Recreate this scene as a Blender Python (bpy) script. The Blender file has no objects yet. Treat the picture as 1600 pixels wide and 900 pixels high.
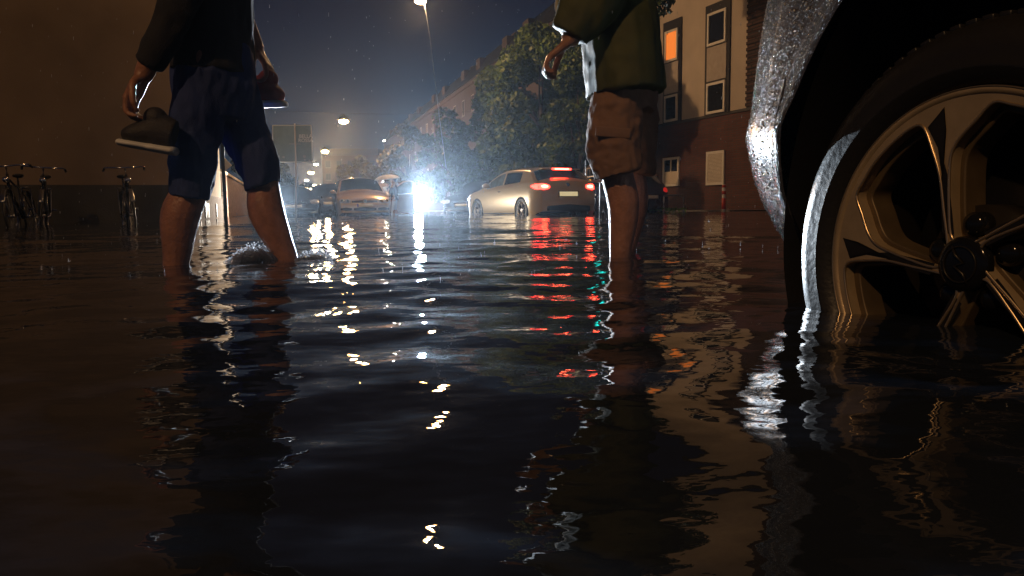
import bpy, bmesh, math, random
import numpy as np
from mathutils import Vector, Matrix, noise
R = math.radians
random.seed(7); RNG = np.random.default_rng(7)
sc = bpy.context.scene
col = sc.collection

# ------------------------------------------------------------------ camera
F = 1200.0                       # focal length in pixels of the 1600 px wide photograph
CAMZ = 0.16                      # metres above the flood water (water is z = 0, the road z = -0.21)
PITCH, ROLL = math.atan(124/F), -0.012
ROAD = -0.21
cam_d = bpy.data.cameras.new('camera'); cam = bpy.data.objects.new('camera', cam_d); col.objects.link(cam)
cam_d.sensor_width = 36; cam_d.lens = 36*F/1600; cam_d.clip_start = 0.02; cam_d.clip_end = 3000
CM = Matrix.Rotation(math.pi/2-PITCH, 3, 'X') @ Matrix.Rotation(ROLL, 3, 'Z')
cam.matrix_world = Matrix.Translation((0, 0, CAMZ)) @ CM.to_4x4()
sc.camera = cam
def at(px, py, Y):
    "the world point that the photograph shows at pixel px, py when it lies Y metres ahead"
    d = CM @ Vector(((px-800)/F, -(py-450)/F, -1)); return Vector((0, 0, CAMZ)) + d*(Y/d.y)
def xat(px, Y): return at(px, 330, Y).x
SD = Vector((-0.276, 0.961, 0)); SN = Vector((0.961, 0.276, 0))       # street direction, and its right-hand normal
def street(off, s, z=0.0): return SN*off + SD*s + Vector((0, 0, z))

# ------------------------------------------------------------------ night sky, exposure
w = bpy.data.worlds.new("World"); sc.world = w; w.use_nodes = True
nt = w.node_tree; nt.nodes.clear()
wo = nt.nodes.new('ShaderNodeOutputWorld'); bg = nt.nodes.new('ShaderNodeBackground')
bg2 = nt.nodes.new('ShaderNodeBackground'); add = nt.nodes.new('ShaderNodeAddShader')
tc = nt.nodes.new('ShaderNodeTexCoord'); sx = nt.nodes.new('ShaderNodeSeparateXYZ'); rp = nt.nodes.new('ShaderNodeValToRGB')
nt.links.new(tc.outputs['Generated'], sx.inputs[0]); nt.links.new(sx.outputs['Z'], rp.inputs[0])
rp.color_ramp.elements[0].position = 0.0; rp.color_ramp.elements[0].color = (.02, .046, .078, 1)
rp.color_ramp.elements[1].position = 0.6; rp.color_ramp.elements[1].color = (.009, .008, .015, 1)
e = rp.color_ramp.elements.new(.14); e.color = (.016, .034, .072, 1)
e = rp.color_ramp.elements.new(.27); e.color = (.014, .014, .032, 1)
nt.links.new(rp.outputs[0], bg.inputs[0]); bg.inputs[1].default_value = 0.52
sky = nt.nodes.new('ShaderNodeTexSky'); sky.sky_type = 'NISHITA'; sky.sun_disc = False; sky.sun_elevation = R(-8); sky.sun_rotation = R(-20)
nt.links.new(sky.outputs[0], bg2.inputs[0]); bg2.inputs[1].default_value = 0.05
nt.links.new(bg.outputs[0], add.inputs[0]); nt.links.new(bg2.outputs[0], add.inputs[1]); nt.links.new(add.outputs[0], wo.inputs[0])
sc.view_settings.view_transform = 'Standard'; sc.view_settings.look = 'None'
sc.view_settings.exposure = 0.0; sc.view_settings.gamma = 1.0; sc.view_settings.use_curve_mapping = False
sc.cycles.max_bounces = 6; sc.cycles.diffuse_bounces = 2; sc.cycles.glossy_bounces = 4; sc.cycles.transmission_bounces = 6
sc.cycles.volume_bounces = 0; sc.cycles.transparent_max_bounces = 12; sc.cycles.sample_clamp_indirect = 6
sc.cycles.use_denoising = True; sc.cycles.caustics_reflective = False; sc.cycles.caustics_refractive = False
SODIUM = (1.0, .57, .26); COOL = (.72, .86, 1.0)

# ------------------------------------------------------------------ helpers
def tag(o, label=None, cat=None, group=None, kind=None):
    if label: o['label'] = label
    if cat: o['category'] = cat
    if group: o['group'] = group
    if kind: o['kind'] = kind
    return o
def empty(name, loc=(0, 0, 0), rz=0, **k):
    o = bpy.data.objects.new(name, None); col.objects.link(o); o.location = loc; o.rotation_euler = (0, 0, rz); return tag(o, **k)
def link(name, me, m=None, parent=None, smooth=True, **k):
    o = bpy.data.objects.new(name, me); col.objects.link(o)
    if m is not None: me.materials.append(m)
    if smooth: me.polygons.foreach_set('use_smooth', [True]*len(me.polygons))
    if parent is not None: o.parent = parent
    return tag(o, **k)
def obj(name, bm, m, parent=None, smooth=False, **k):
    me = bpy.data.meshes.new(name); bm.normal_update(); bm.to_mesh(me); bm.free()
    return link(name, me, m, parent, smooth, **k)
def box(bm, c, s, rot=None, bev=0.0):
    c = Vector(c); vs = []
    for x in (-.5, .5):
        for y in (-.5, .5):
            for z in (-.5, .5):
                v = Vector((x*s[0], y*s[1], z*s[2]))
                if rot is not None: v = rot @ v
                vs.append(bm.verts.new(v+c))
    fs = [bm.faces.new([vs[i] for i in f]) for f in ((0,1,3,2),(4,6,7,5),(0,4,5,1),(2,3,7,6),(0,2,6,4),(1,5,7,3))]
    if bev > 0:
        es = list({e for f in fs for e in f.edges})
        bmesh.ops.bevel(bm, geom=es, offset=bev, segments=2, affect='EDGES', profile=.5)
    return bm
def boxes(*a):
    bm = bmesh.new()
    for t in a: box(bm, *t)
    return bm
def frame_at(d, up=Vector((0, 0, 1))):
    d = d.normalized(); s = d.cross(up)
    if s.length < 1e-4: s = d.cross(Vector((1, 0, 0)))
    s.normalize(); return s, s.cross(d).normalized()
def tube(bm, pts, rads, seg=10, caps=True, up=Vector((0, 0, 1))):
    "tapered tube; a radius may be a pair (sideways, along up)"
    pts = [Vector(p) for p in pts]; rings = []
    if not hasattr(rads, '__len__'): rads = [rads]*len(pts)
    for i, p in enumerate(pts):
        d = (pts[min(i+1, len(pts)-1)]-pts[max(i-1, 0)]); s, u = frame_at(d, up)
        r = rads[i]; ra, rb = (r if hasattr(r, '__len__') else (r, r))
        rings.append([bm.verts.new(p+s*(ra*math.cos(2*math.pi*k/seg))+u*(rb*math.sin(2*math.pi*k/seg))) for k in range(seg)])
    for a, b in zip(rings, rings[1:]):
        for k in range(seg): bm.faces.new((a[k], a[(k+1) % seg], b[(k+1) % seg], b[k]))
    if caps:
        bm.faces.new(rings[0][::-1]); bm.faces.new(rings[-1])
    return bm
def smooth_path(pts, rads, n=5):
    "Catmull-Rom through points and radii"
    P = [Vector(p) for p in pts]; Q = [Vector(r if hasattr(r, '__len__') else (r, r)) .to_3d() if hasattr(r, '__len__') else Vector((r, r, 0)) for r in rads]
    def cr(a, b, c, d, t): return .5*((2*b)+(c-a)*t+(2*a-5*b+4*c-d)*t*t+(3*b-a-3*c+d)*t**3)
    op, orr = [], []
    for i in range(len(P)-1):
        i0, i3 = max(i-1, 0), min(i+2, len(P)-1)
        for k in range(n):
            t = k/n; op.append(cr(P[i0], P[i], P[i+1], P[i3], t)); q = cr(Q[i0], Q[i], Q[i+1], Q[i3], t); orr.append((max(q.x, .0015), max(q.y, .0015)))
    op.append(P[-1]); orr.append((Q[-1].x, Q[-1].y)); return op, orr
def ball(bm, c, r, seg=14, rot=None):
    g = bmesh.ops.create_uvsphere(bm, u_segments=seg, v_segments=max(6, seg//2+2), radius=1)
    r = r if hasattr(r, '__len__') else (r, r, r)
    for v in g['verts']:
        v.co = Vector((v.co.x*r[0], v.co.y*r[1], v.co.z*r[2]))
        if rot is not None: v.co = rot @ v.co
        v.co += Vector(c)
    return bm
def cyl(bm, c, r, h, axis='Z', seg=20, r2=None):
    M = {'Z': Matrix.Identity(4), 'Y': Matrix.Rotation(R(90), 4, 'X'), 'X': Matrix.Rotation(R(90), 4, 'Y')}[axis]
    bmesh.ops.create_cone(bm, cap_ends=True, segments=seg, radius1=r, radius2=r if r2 is None else r2, depth=h, matrix=Matrix.Translation(c) @ M); return bm
def fused(bm, voxel, smooth=4, fac=.5, post=None):
    "joins overlapping closed shapes into one continuous skin"
    me = bpy.data.meshes.new('t'); bm.normal_update(); bmesh.ops.recalc_face_normals(bm, faces=bm.faces); bm.to_mesh(me); bm.free()
    o = bpy.data.objects.new('t', me); col.objects.link(o)
    m = o.modifiers.new('r', 'REMESH'); m.mode = 'VOXEL'; m.voxel_size = voxel; m.use_smooth_shade = True
    if smooth:
        s = o.modifiers.new('s', 'SMOOTH'); s.factor = fac; s.iterations = smooth
    dg = bpy.context.evaluated_depsgraph_get(); out = bpy.data.meshes.new_from_object(o.evaluated_get(dg))
    bpy.data.objects.remove(o); bpy.data.meshes.remove(me)
    if post:
        n = len(out.vertices); co = np.empty(n*3, 'f'); out.vertices.foreach_get('co', co)
        no = np.empty(n*3, 'f'); out.vertex_normals.foreach_get('vector', no)
        co = post(co.reshape(-1, 3), no.reshape(-1, 3)); out.vertices.foreach_set('co', co.astype('f').ravel()); out.update()
    return out
def grid_mesh(name, V, nu, nv, close_u=False):
    me = bpy.data.meshes.new(name); i = np.arange(nu*nv).reshape(nu, nv)
    if close_u: i = np.vstack([i, i[:1]])
    q = np.stack([i[:-1, :-1], i[1:, :-1], i[1:, 1:], i[:-1, 1:]], -1).reshape(-1, 4)
    me.vertices.add(len(V)); me.vertices.foreach_set('co', np.asarray(V, 'f').ravel())
    me.loops.add(q.size); me.loops.foreach_set('vertex_index', q.ravel().astype('i'))
    me.polygons.add(len(q)); me.polygons.foreach_set('loop_start', np.arange(0, q.size, 4)); me.update(calc_edges=True); return me
def soup(name, V, n):
    "many loose n-gons in one mesh; V has shape (count, n, 3)"
    V = np.asarray(V, 'f'); k = len(V); me = bpy.data.meshes.new(name)
    me.vertices.add(k*n); me.vertices.foreach_set('co', V.ravel()); me.loops.add(k*n); me.loops.foreach_set('vertex_index', np.arange(k*n))
    me.polygons.add(k); me.polygons.foreach_set('loop_start', np.arange(0, k*n, n)); me.update(calc_edges=True); return me

# ------------------------------------------------------------------ materials
def mat(name, c, rough=.5, metal=0, emit=None, es=0, trans=0, ior=1.45, coat=0, var=.0, vscale=6, bump=0, bscale=40, alpha=1, spec=.5, tint=None):
    m = bpy.data.materials.new(name); m.use_nodes = True; t = m.node_tree; b = t.nodes['Principled BSDF']
    b.inputs['Base Color'].default_value = (*c, 1); b.inputs['Roughness'].default_value = rough; b.inputs['Metallic'].default_value = metal
    b.inputs['IOR'].default_value = ior; b.inputs['Transmission Weight'].default_value = trans; b.inputs['Coat Weight'].default_value = coat
    b.inputs['Coat Roughness'].default_value = .05; b.inputs['Alpha'].default_value = alpha; b.inputs['Specular IOR Level'].default_value = spec
    if emit: b.inputs['Emission Color'].default_value = (*emit, 1); b.inputs['Emission Strength'].default_value = es
    if var or bump:
        tcn = t.nodes.new('ShaderNodeTexCoord'); n = t.nodes.new('ShaderNodeTexNoise'); n.inputs['Scale'].default_value = vscale; n.inputs['Detail'].default_value = 7
        t.links.new(tcn.outputs['Object'], n.inputs['Vector'])
        if var:
            r = t.nodes.new('ShaderNodeValToRGB'); c2 = tint or tuple(x*(1-var) for x in c)
            r.color_ramp.elements[0].position = .32; r.color_ramp.elements[0].color = (*c2, 1); r.color_ramp.elements[1].position = .68; r.color_ramp.elements[1].color = (*c, 1)
            t.links.new(n.outputs[0], r.inputs[0]); t.links.new(r.outputs[0], b.inputs['Base Color'])
        if bump:
            n2 = t.nodes.new('ShaderNodeTexNoise'); n2.inputs['Scale'].default_value = bscale; n2.inputs['Detail'].default_value = 5
            t.links.new(tcn.outputs['Object'], n2.inputs['Vector'])
            bp = t.nodes.new('ShaderNodeBump'); bp.inputs['Strength'].default_value = bump; bp.inputs['Distance'].default_value = .01
            t.links.new(n2.outputs[0], bp.inputs['Height']); t.links.new(bp.outputs[0], b.inputs['Normal'])
    return m
def brickmat(name, c1, c2, mortar, scale=1.0, bw=.5, rh=.25, rough=.8, ms=.02):
    m = mat(name, c1, rough); t = m.node_tree; b = t.nodes['Principled BSDF']
    tcn = t.nodes.new('ShaderNodeTexCoord'); sp = t.nodes.new('ShaderNodeSeparateXYZ'); cb = t.nodes.new('ShaderNodeCombineXYZ'); ad = t.nodes.new('ShaderNodeMath'); ad.operation = 'ADD'
    t.links.new(tcn.outputs['Object'], sp.inputs[0]); t.links.new(sp.outputs[0], ad.inputs[0]); t.links.new(sp.outputs[1], ad.inputs[1]); t.links.new(ad.outputs[0], cb.inputs[0]); t.links.new(sp.outputs[2], cb.inputs[1])
    k = t.nodes.new('ShaderNodeTexBrick'); k.inputs['Scale'].default_value = scale; k.inputs['Color1'].default_value = (*c1, 1); k.inputs['Color2'].default_value = (*c2, 1); k.inputs['Mortar'].default_value = (*mortar, 1)
    k.inputs['Brick Width'].default_value = bw; k.inputs['Row Height'].default_value = rh; k.inputs['Mortar Size'].default_value = ms; t.links.new(cb.outputs[0], k.inputs['Vector'])
    n = t.nodes.new('ShaderNodeTexNoise'); n.inputs['Scale'].default_value = 1.3; n.inputs['Detail'].default_value = 6; t.links.new(tcn.outputs['Object'], n.inputs['Vector'])
    mx = t.nodes.new('ShaderNodeMix'); mx.data_type = 'RGBA'; mx.blend_type = 'MULTIPLY'; mx.inputs[0].default_value = .55
    t.links.new(k.outputs[0], mx.inputs[6]); t.links.new(n.outputs[0], mx.inputs[7]); t.links.new(mx.outputs[2], b.inputs['Base Color'])
    bp = t.nodes.new('ShaderNodeBump'); bp.inputs['Strength'].default_value = .5; bp.inputs['Distance'].default_value = .01; t.links.new(k.outputs[1], bp.inputs['Height']); bp.invert = True
    t.links.new(bp.outputs[0], b.inputs['Normal']); return m
def glow(name, c, s): return mat(name, (.05, .05, .05), .4, emit=c, es=s)
def wetmat(name, c, rough, metal, scale=260, cover=.55, dist=.0009, coat=1.0):
    "paint covered in rain drops: round domes of many sizes raised out of the surface"
    m = mat(name, c, rough, metal, coat=coat); t = m.node_tree; b = t.nodes['Principled BSDF']
    tcn = t.nodes.new('ShaderNodeTexCoord'); prev = None
    for sc_, amp, cov in ((scale, 1.0, cover), (scale*.45, 2.2, cover*.62)):
        v = t.nodes.new('ShaderNodeTexVoronoi'); v.inputs['Scale'].default_value = sc_; v.inputs['Randomness'].default_value = 1
        t.links.new(tcn.outputs['Object'], v.inputs['Vector'])
        mr = t.nodes.new('ShaderNodeMapRange'); mr.inputs['From Min'].default_value = cov; mr.inputs['From Max'].default_value = 0.05; mr.inputs['To Max'].default_value = amp; mr.interpolation_type = 'SMOOTHSTEP'
        t.links.new(v.outputs['Distance'], mr.inputs['Value'])
        if prev is None: prev = mr.outputs[0]
        else:
            mx = t.nodes.new('ShaderNodeMath'); mx.operation = 'MAXIMUM'; t.links.new(prev, mx.inputs[0]); t.links.new(mr.outputs[0], mx.inputs[1]); prev = mx.outputs[0]
    bp = t.nodes.new('ShaderNodeBump'); bp.inputs['Strength'].default_value = 1; bp.inputs['Distance'].default_value = dist
    t.links.new(prev, bp.inputs['Height']); t.links.new(bp.outputs[0], b.inputs['Normal']); t.links.new(bp.outputs[0], b.inputs['Coat Normal'])
    return m
M = dict(
  asphalt=mat('asphalt', (.05, .05, .052), .6, var=.4, vscale=3, bump=.4, bscale=120),
  paving=brickmat('paving', (.13, .12, .11), (.1, .095, .09), (.05, .05, .05), 1, .4, .4, .35),
  kerb=mat('kerb_stone', (.2, .19, .18), .5, var=.4, bump=.3),
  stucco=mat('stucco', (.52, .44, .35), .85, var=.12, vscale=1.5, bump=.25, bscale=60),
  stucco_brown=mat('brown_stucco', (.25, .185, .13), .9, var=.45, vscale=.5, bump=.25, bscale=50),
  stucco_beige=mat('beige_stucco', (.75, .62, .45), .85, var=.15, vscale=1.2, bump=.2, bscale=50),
  plinth=mat('dark_plinth', (.05, .048, .044), .7, var=.5, vscale=1.5, bump=.3),
  brick=brickmat('red_brick', (.17, .055, .034), (.12, .04, .028), (.09, .065, .05), 1, .25, .083, .8, .012),
  brick_row=brickmat('row_brick', (.10, .05, .035), (.08, .042, .033), (.06, .05, .045), 1, .25, .083, .85, .012),
  brick_dark=brickmat('dark_brick', (.12, .055, .035), (.08, .04, .028), (.03, .022, .018), 1, .35, .12, .8, .025),
  darkframe=mat('dark_frame', (.022, .019, .017), .5, var=.3),
  whiteframe=mat('white_window_frame', (.7, .66, .58), .5, var=.1),
  panel=mat('window_panel', (.42, .36, .3), .7, var=.15, bump=.2),
  shutter=mat('roller_shutter', (.62, .55, .45), .6, var=.1),
  pane=mat('window_glass', (.02, .022, .025), .06, spec=.8),
  curtain=mat('curtain', (.5, .2, .08), .9, emit=(1.0, .23, .03), es=.75, var=.3, vscale=14),
  wood=mat('plank_cladding', (.42, .26, .19), .8, var=.5, vscale=9, bump=.4),
  roof=mat('roof_slate', (.03, .028, .03), .6, var=.4, bump=.5),
  metal=mat('galvanised_metal', (.45, .46, .47), .35, 1, var=.2),
  darkmetal=mat('dark_metal', (.03, .03, .032), .4, .6, var=.3),
  black=mat('black_plastic', (.012, .012, .013), .5, bump=.15, bscale=300),
  gloss=mat('gloss_black', (.01, .01, .011), .12),
  rubber=mat('tyre_rubber', (.018, .018, .018), .42, spec=.6, bump=.12, bscale=90),
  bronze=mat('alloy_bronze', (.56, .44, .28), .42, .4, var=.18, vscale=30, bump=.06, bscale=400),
  wall_bronze=mat('alloy_bronze_shaded', (.20, .15, .09), .5, .5, var=.35, vscale=20),  # same bronze as the face, darkened for the shade inside the openings
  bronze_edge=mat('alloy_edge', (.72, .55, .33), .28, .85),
  alloy_dark=mat('alloy_dark_paint', (.045, .04, .033), .35, .5, var=.3),  # dark paint of the spoke recesses, hub and barrel
  skin=mat('skin', (.46, .23, .15), .34, var=.35, vscale=30, bump=.35, bscale=120),
  skin2=mat('skin_tanned', (.40, .19, .115), .34, var=.35, vscale=30, bump=.35, bscale=120),
  hair=mat('hair', (.03, .02, .015), .6, bump=.6, bscale=220),
  cloth_blue=mat('veil_tinted_navy_cloth', (.03, .05, .18), .85, var=.3, vscale=9, bump=.35, bscale=260),  # navy cloth, its blue deepened to carry the lens-flare veil
  cloth_dark=mat('dark_cloth', (.022, .022, .028), .85, var=.3, vscale=9, bump=.35, bscale=260),
  cloth_brown=mat('brown_cloth', (.27, .155, .10), .85, var=.22, vscale=10, bump=.3, bscale=420),
  cloth_olive=mat('olive_raincoat', (.085, .092, .026), .6, var=.4, vscale=9, bump=.3, bscale=500),
  cloth_check=mat('pale_cloth', (.55, .52, .48), .8, var=.2),
  umbrella=mat('umbrella_fabric', (.85, .85, .82), .6, var=.15),
  umbrella2=mat('grey_umbrella_fabric', (.3, .24, .2), .7, var=.3),
  foliage=mat('foliage', (.075, .125, .02), .5, var=.55, vscale=1.1, tint=(.05, .065, .02)),
  foliage2=mat('foliage_yellow', (.13, .11, .035), .5, var=.5, vscale=1.1),
  hedge=mat('hedge_leaves', (.03, .045, .022), .5, var=.5, vscale=1.2),
  bark=mat('bark', (.07, .05, .035), .9, var=.5, vscale=12, bump=.8, bscale=30),
  cream=mat('cream_paint', (.52, .39, .2), .28, .15, coat=1, bump=.0),
  gold=mat('beige_paint', (.52, .38, .26), .3, .2, coat=1),
  navy=mat('navy_paint', (.02, .026, .06), .25, .2, coat=1),
  charcoal=mat('charcoal_paint', (.03, .032, .036), .25, .3, coat=1),
  silver=mat('silver_paint', (.45, .4, .36), .28, .4, coat=1),
  chrome=mat('chrome', (.75, .75, .76), .15, 1),
  carglass=mat('car_glass', (.015, .02, .022), .05, spec=.9),
  carglass_pale=mat('pale_car_glass', (.2, .26, .26), .2, var=.5, vscale=7),  # pale, mottled glass
  lamplens=mat('lamp_lens', (.55, .56, .58), .12, .3),
  plate=mat('plate_white', (.75, .72, .6), .4),
  plate_lit=glow('lit_plate', (1, .78, .4), .55),
  plate_blue=mat('plate_blue', (.02, .05, .35), .4),
  brake=glow('brake_light', (1.0, .03, .02), 13.0),
  brake_core=glow('brake_light_core', (1.0, .13, .05), 26.0),
  redlens=mat('red_lens', (.35, .01, .01), .2, emit=(1, .03, .02), es=.35),
  headlight=glow('headlight_lamp', (.9, .96, 1.0), 60.0),
  sodium=glow('sodium_bulb', (1, .5, .16), 120.0),
  whitebulb=glow('white_bulb', (1, .86, .66), 60.0),
  sign_green=mat('sign_panel', (.22, .30, .31), .5, var=.15),
  sign_white=mat('sign_white', (.7, .7, .68), .5),
  red=mat('red_paint', (.5, .05, .03), .45), white=mat('white_paint', (.75, .72, .68), .45),
  amber=glow('amber_strip', (1.0, .42, .05), 1.2),  # emissive amber face on the barrier board
  teal=glow('teal_light', (.02, .9, .75), 4.0),
  shoe_red=mat('red_shoe_fabric', (.3, .04, .02), .6, bump=.3, bscale=200),
  shoe_dark=mat('dark_shoe_fabric', (.03, .025, .022), .6, bump=.3, bscale=200),
  foam=mat('white_water', (.8, .85, .9), .15, trans=.35, ior=1.33),
  foam_=None,
  drop=mat('water_drop', (.9, .95, 1), .03, trans=.5, ior=1.33, spec=1),
  green=mat('green_leaf_sprig', (.12, .25, .05), .5),
)
def foam():
    m = mat('white_water', (.9, .95, 1), .12, trans=1, ior=1.33); t = m.node_tree; b = t.nodes['Principled BSDF']; out = t.nodes['Material Output']
    tr = t.nodes.new('ShaderNodeBsdfTranslucent'); tr.inputs[0].default_value = (.9, .93, 1, 1); mx = t.nodes.new('ShaderNodeMixShader'); mx.inputs[0].default_value = .55
    t.links.new(b.outputs[0], mx.inputs[1]); t.links.new(tr.outputs[0], mx.inputs[2]); t.links.new(mx.outputs[0], out.inputs['Surface']); return m
M['foam'] = foam()
# ------------------------------------------------------------------ the flood water
LEGS = [(at(272, 405, 2.45), 1.0), (at(457, 392, 2.6), 1.6), (at(964, 402, 2.42), .9), (at(986, 398, 2.62), .6)]
WH = Vector((.576, .98, 0))         # hub of the near wheel, plan position
def build_water():
    rs = np.concatenate([np.exp(np.linspace(math.log(.10), math.log(14), 620)), np.exp(np.linspace(math.log(14.3), math.log(420), 90))])
    th = np.concatenate([np.linspace(R(-52), R(52), 760), np.linspace(R(54), R(306), 85)])
    TH, RR = np.meshgrid(th, rs, indexing='ij'); X = RR*np.sin(TH); Y = RR*np.cos(TH)
    step = np.maximum(RR*.0081, RR*np.where(np.abs(TH) <= R(52.5), .0024, .052)); Z = np.zeros_like(X)
    rng = np.random.default_rng(11)
    # gentle chop: wave length, height and heading drawn at random, mostly travelling along the street
    for i in range(120):
        lam = math.exp(rng.uniform(math.log(.05), math.log(2.4)))
        ang = rng.normal(math.pi/2+.15, .55) if rng.random() < .75 else rng.uniform(0, math.pi*2)
        slope = .0046*(1.2 if .12 < lam < .6 else .55)*(1.0 if lam > .1 else .65)
        a = slope*lam/(2*math.pi)*1.414; kx, ky = math.cos(ang)*2*math.pi/lam, math.sin(ang)*2*math.pi/lam; ph = rng.uniform(0, 6.28)
        vis = np.clip((lam/step-4)/4, 0, 1)
        # a slow warp keeps the crests from running dead straight
        wx = .10*np.sin(1.7*Y+.9*X+ph)+.05*np.sin(4.1*X-2.3*Y+ph*2)
        Z += a*vis*np.sin(kx*(X+wx)+ky*(Y+wx*.7)+ph)*(1-.35*np.sin(.9*X+1.3*Y+ph))
    # rings spreading from the wading legs and the wheel
    for (c, s) in LEGS:
        d = np.hypot(X-c.x, Y-c.y)+1e-3
        for lam, sl in ((.11, .028), (.055, .018), (.21, .018)):
            vis = np.clip((lam/step-4)/4, 0, 1)
            Z += s*sl*lam/6.283*vis*np.sin(2*math.pi*d/lam+1.3*np.sin(3*np.arctan2(Y-c.y, X-c.x)))*np.exp(-d/.75)*np.clip(d/.05, 0, 1)
    d = np.abs(np.hypot(X-WH.x+.0, Y-WH.y)-.25)
    Z += .0012*np.exp(-d/.06)*np.sin(d*55)*(RR < 3)
    # rain rings
    for i in range(170):
        y = math.exp(rng.uniform(math.log(1.3), math.log(10))); x = y*rng.uniform(-.85, .8); age = rng.uniform(.01, .06)+.006*y
        d = np.hypot(X-x, Y-y); m = d < age*4
        lam = .022+.004*y; vis = np.clip((lam/step-3)/3, 0, 1)
        Z[m] += (.00035*vis*np.cos(2*math.pi*(d-age)/lam)*np.exp(-((d-age)/(lam*.9))**2))[m]
    V = np.stack([X, Y, Z], -1).reshape(-1, 3)
    me = grid_mesh('water', V, len(th), len(rs), close_u=True)
    me.flip_normals() if me.polygons[1000].normal.z < 0 else None
    m = mat('flood_water', (.014, .019, .030), .0, ior=1.38, spec=.6); t = m.node_tree; b = t.nodes['Principled BSDF']
    geo = t.nodes.new('ShaderNodeNewGeometry')
    def N(scale, stretch, off):
        mp = t.nodes.new('ShaderNodeMapping'); mp.inputs['Scale'].default_value = (scale*stretch, scale, scale); mp.inputs['Location'].default_value = (off, off*.7, 0); mp.inputs['Rotation'].default_value = (0, 0, .25)
        n = t.nodes.new('ShaderNodeTexNoise'); n.inputs['Scale'].default_value = 1; n.inputs['Detail'].default_value = 3
        t.links.new(geo.outputs['Position'], mp.inputs[0]); t.links.new(mp.outputs[0], n.inputs[0])
        s = t.nodes.new('ShaderNodeVectorMath'); s.operation = 'SUBTRACT'; s.inputs[1].default_value = (.5, .5, .5); t.links.new(n.outputs['Color'], s.inputs[0]); return s
    # fine ripples carried as slopes, wind patches make them come and go
    a1, a2 = N(16, .4, 3.1), N(2.6, .4, 9.2)
    s1 = t.nodes.new('ShaderNodeVectorMath'); s1.operation = 'MULTIPLY'; s1.inputs[1].default_value = (.07, .085, 0)
    s2 = t.nodes.new('ShaderNodeVectorMath'); s2.operation = 'MULTIPLY'; s2.inputs[1].default_value = (.03, .09, 0)
    t.links.new(a1.outputs[0], s1.inputs[0]); t.links.new(a2.outputs[0], s2.inputs[0])
    ad = t.nodes.new('ShaderNodeVectorMath'); ad.operation = 'ADD'; t.links.new(s1.outputs[0], ad.inputs[0]); t.links.new(s2.outputs[0], ad.inputs[1])
    ad2 = t.nodes.new('ShaderNodeVectorMath'); ad2.operation = 'ADD'; t.links.new(ad.outputs[0], ad2.inputs[0]); t.links.new(geo.outputs['Normal'], ad2.inputs[1])
    a3 = N(62, .5, 21.7); s3 = t.nodes.new('ShaderNodeVectorMath'); s3.operation = 'MULTIPLY'; s3.inputs[1].default_value = (.11, .13, 0); t.links.new(a3.outputs[0], s3.inputs[0])
    ad3 = t.nodes.new('ShaderNodeVectorMath'); ad3.operation = 'ADD'; t.links.new(ad2.outputs[0], ad3.inputs[0]); t.links.new(s3.outputs[0], ad3.inputs[1])
    nz = t.nodes.new('ShaderNodeVectorMath'); nz.operation = 'NORMALIZE'; t.links.new(ad3.outputs[0], nz.inputs[0]); t.links.new(nz.outputs[0], b.inputs['Normal'])
    link('water', me, m, kind='structure')
build_water()

# ------------------------------------------------------------------ ground, pavements
bm = bmesh.new(); bmesh.ops.create_grid(bm, x_segments=4, y_segments=4, size=450, matrix=Matrix.Translation((0, 0, ROAD)))
obj('ground', bm, M['asphalt'], kind='structure')
def strip(name, o0, o1, s0, s1, z0, z1, m):
    bm = bmesh.new(); ps = [street(o0, s0), street(o1, s0), street(o1, s1), street(o0, s1)]
    vs = [bm.verts.new((p.x, p.y, z)) for z in (z0, z1) for p in ps]
    bm.faces.new(vs[:4][::-1]); bm.faces.new(vs[4:])
    for i in range(4): bm.faces.new((vs[i], vs[(i+1) % 4], vs[4+(i+1) % 4], vs[4+i]))
    return obj(name, bm, m, kind='structure')
strip('pavement_right', 13.2, 40, 21, 260, ROAD-.05, .028, M['paving'])
strip('kerb_right', 13.04, 13.2, 21, 260, ROAD-.05, .032, M['kerb'])
strip('pavement_left', -30, -1.6, 26, 260, ROAD-.05, .012, M['paving'])

# ------------------------------------------------------------------ buildings
def slab(bm, p, q, z0, z1, t, inward):
    "wall box from plan point p to q, outer face on the line, t thick towards inward"
    n = Vector((inward[0], inward[1], 0)).normalized()*t; pp = [p, q, q+n, p+n]
    vs = [bm.verts.new((v.x, v.y, z)) for z in (z0, z1) for v in pp]
    bm.faces.new(vs[:4][::-1]); bm.faces.new(vs[4:])
    for i in range(4): bm.faces.new((vs[i], vs[(i+1) % 4], vs[4+(i+1) % 4], vs[4+i]))
def facade_box(c, d, n, w_, h, t, out=.0):
    "box centred at c in a facade running along d with outward normal n; back face sits `out` in front of the facade line"
    rot = Matrix((d, n, Vector((0, 0, 1)))).transposed(); return (c+n*(out+t/2), (w_, t, h), rot)
def window(parent, c, d, n, w_, h, fm, gm, out=.0, ft=.07, mull=True, cm=None, name='window'):
    bm = bmesh.new(); Z_ = Vector((0, 0, 1))
    for sx_, sz, ww, hh in ((0, h/2-ft/2, w_, ft), (0, -h/2+ft/2, w_, ft), (-w_/2+ft/2, 0, ft, h-2*ft), (w_/2-ft/2, 0, ft, h-2*ft)):
        box(bm, *facade_box(c+d*sx_+Z_*sz, d, n, ww, hh, .06, out))
    if mull: box(bm, *facade_box(c, d, n, ft*.7, h-2*ft, .05, out))
    f = obj(name, bm, fm, parent)
    g = obj('pane', boxes(facade_box(c, d, n, w_-2*ft+.004, h-2*ft+.004, .02, out+.006)), gm, f)
    box_s = obj('sill', boxes(facade_box(c-Z_*(h/2+.03), d, n, w_+.1, .05, .12, out)), M['kerb'], f) if name == 'window' else None
    return f

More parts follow.
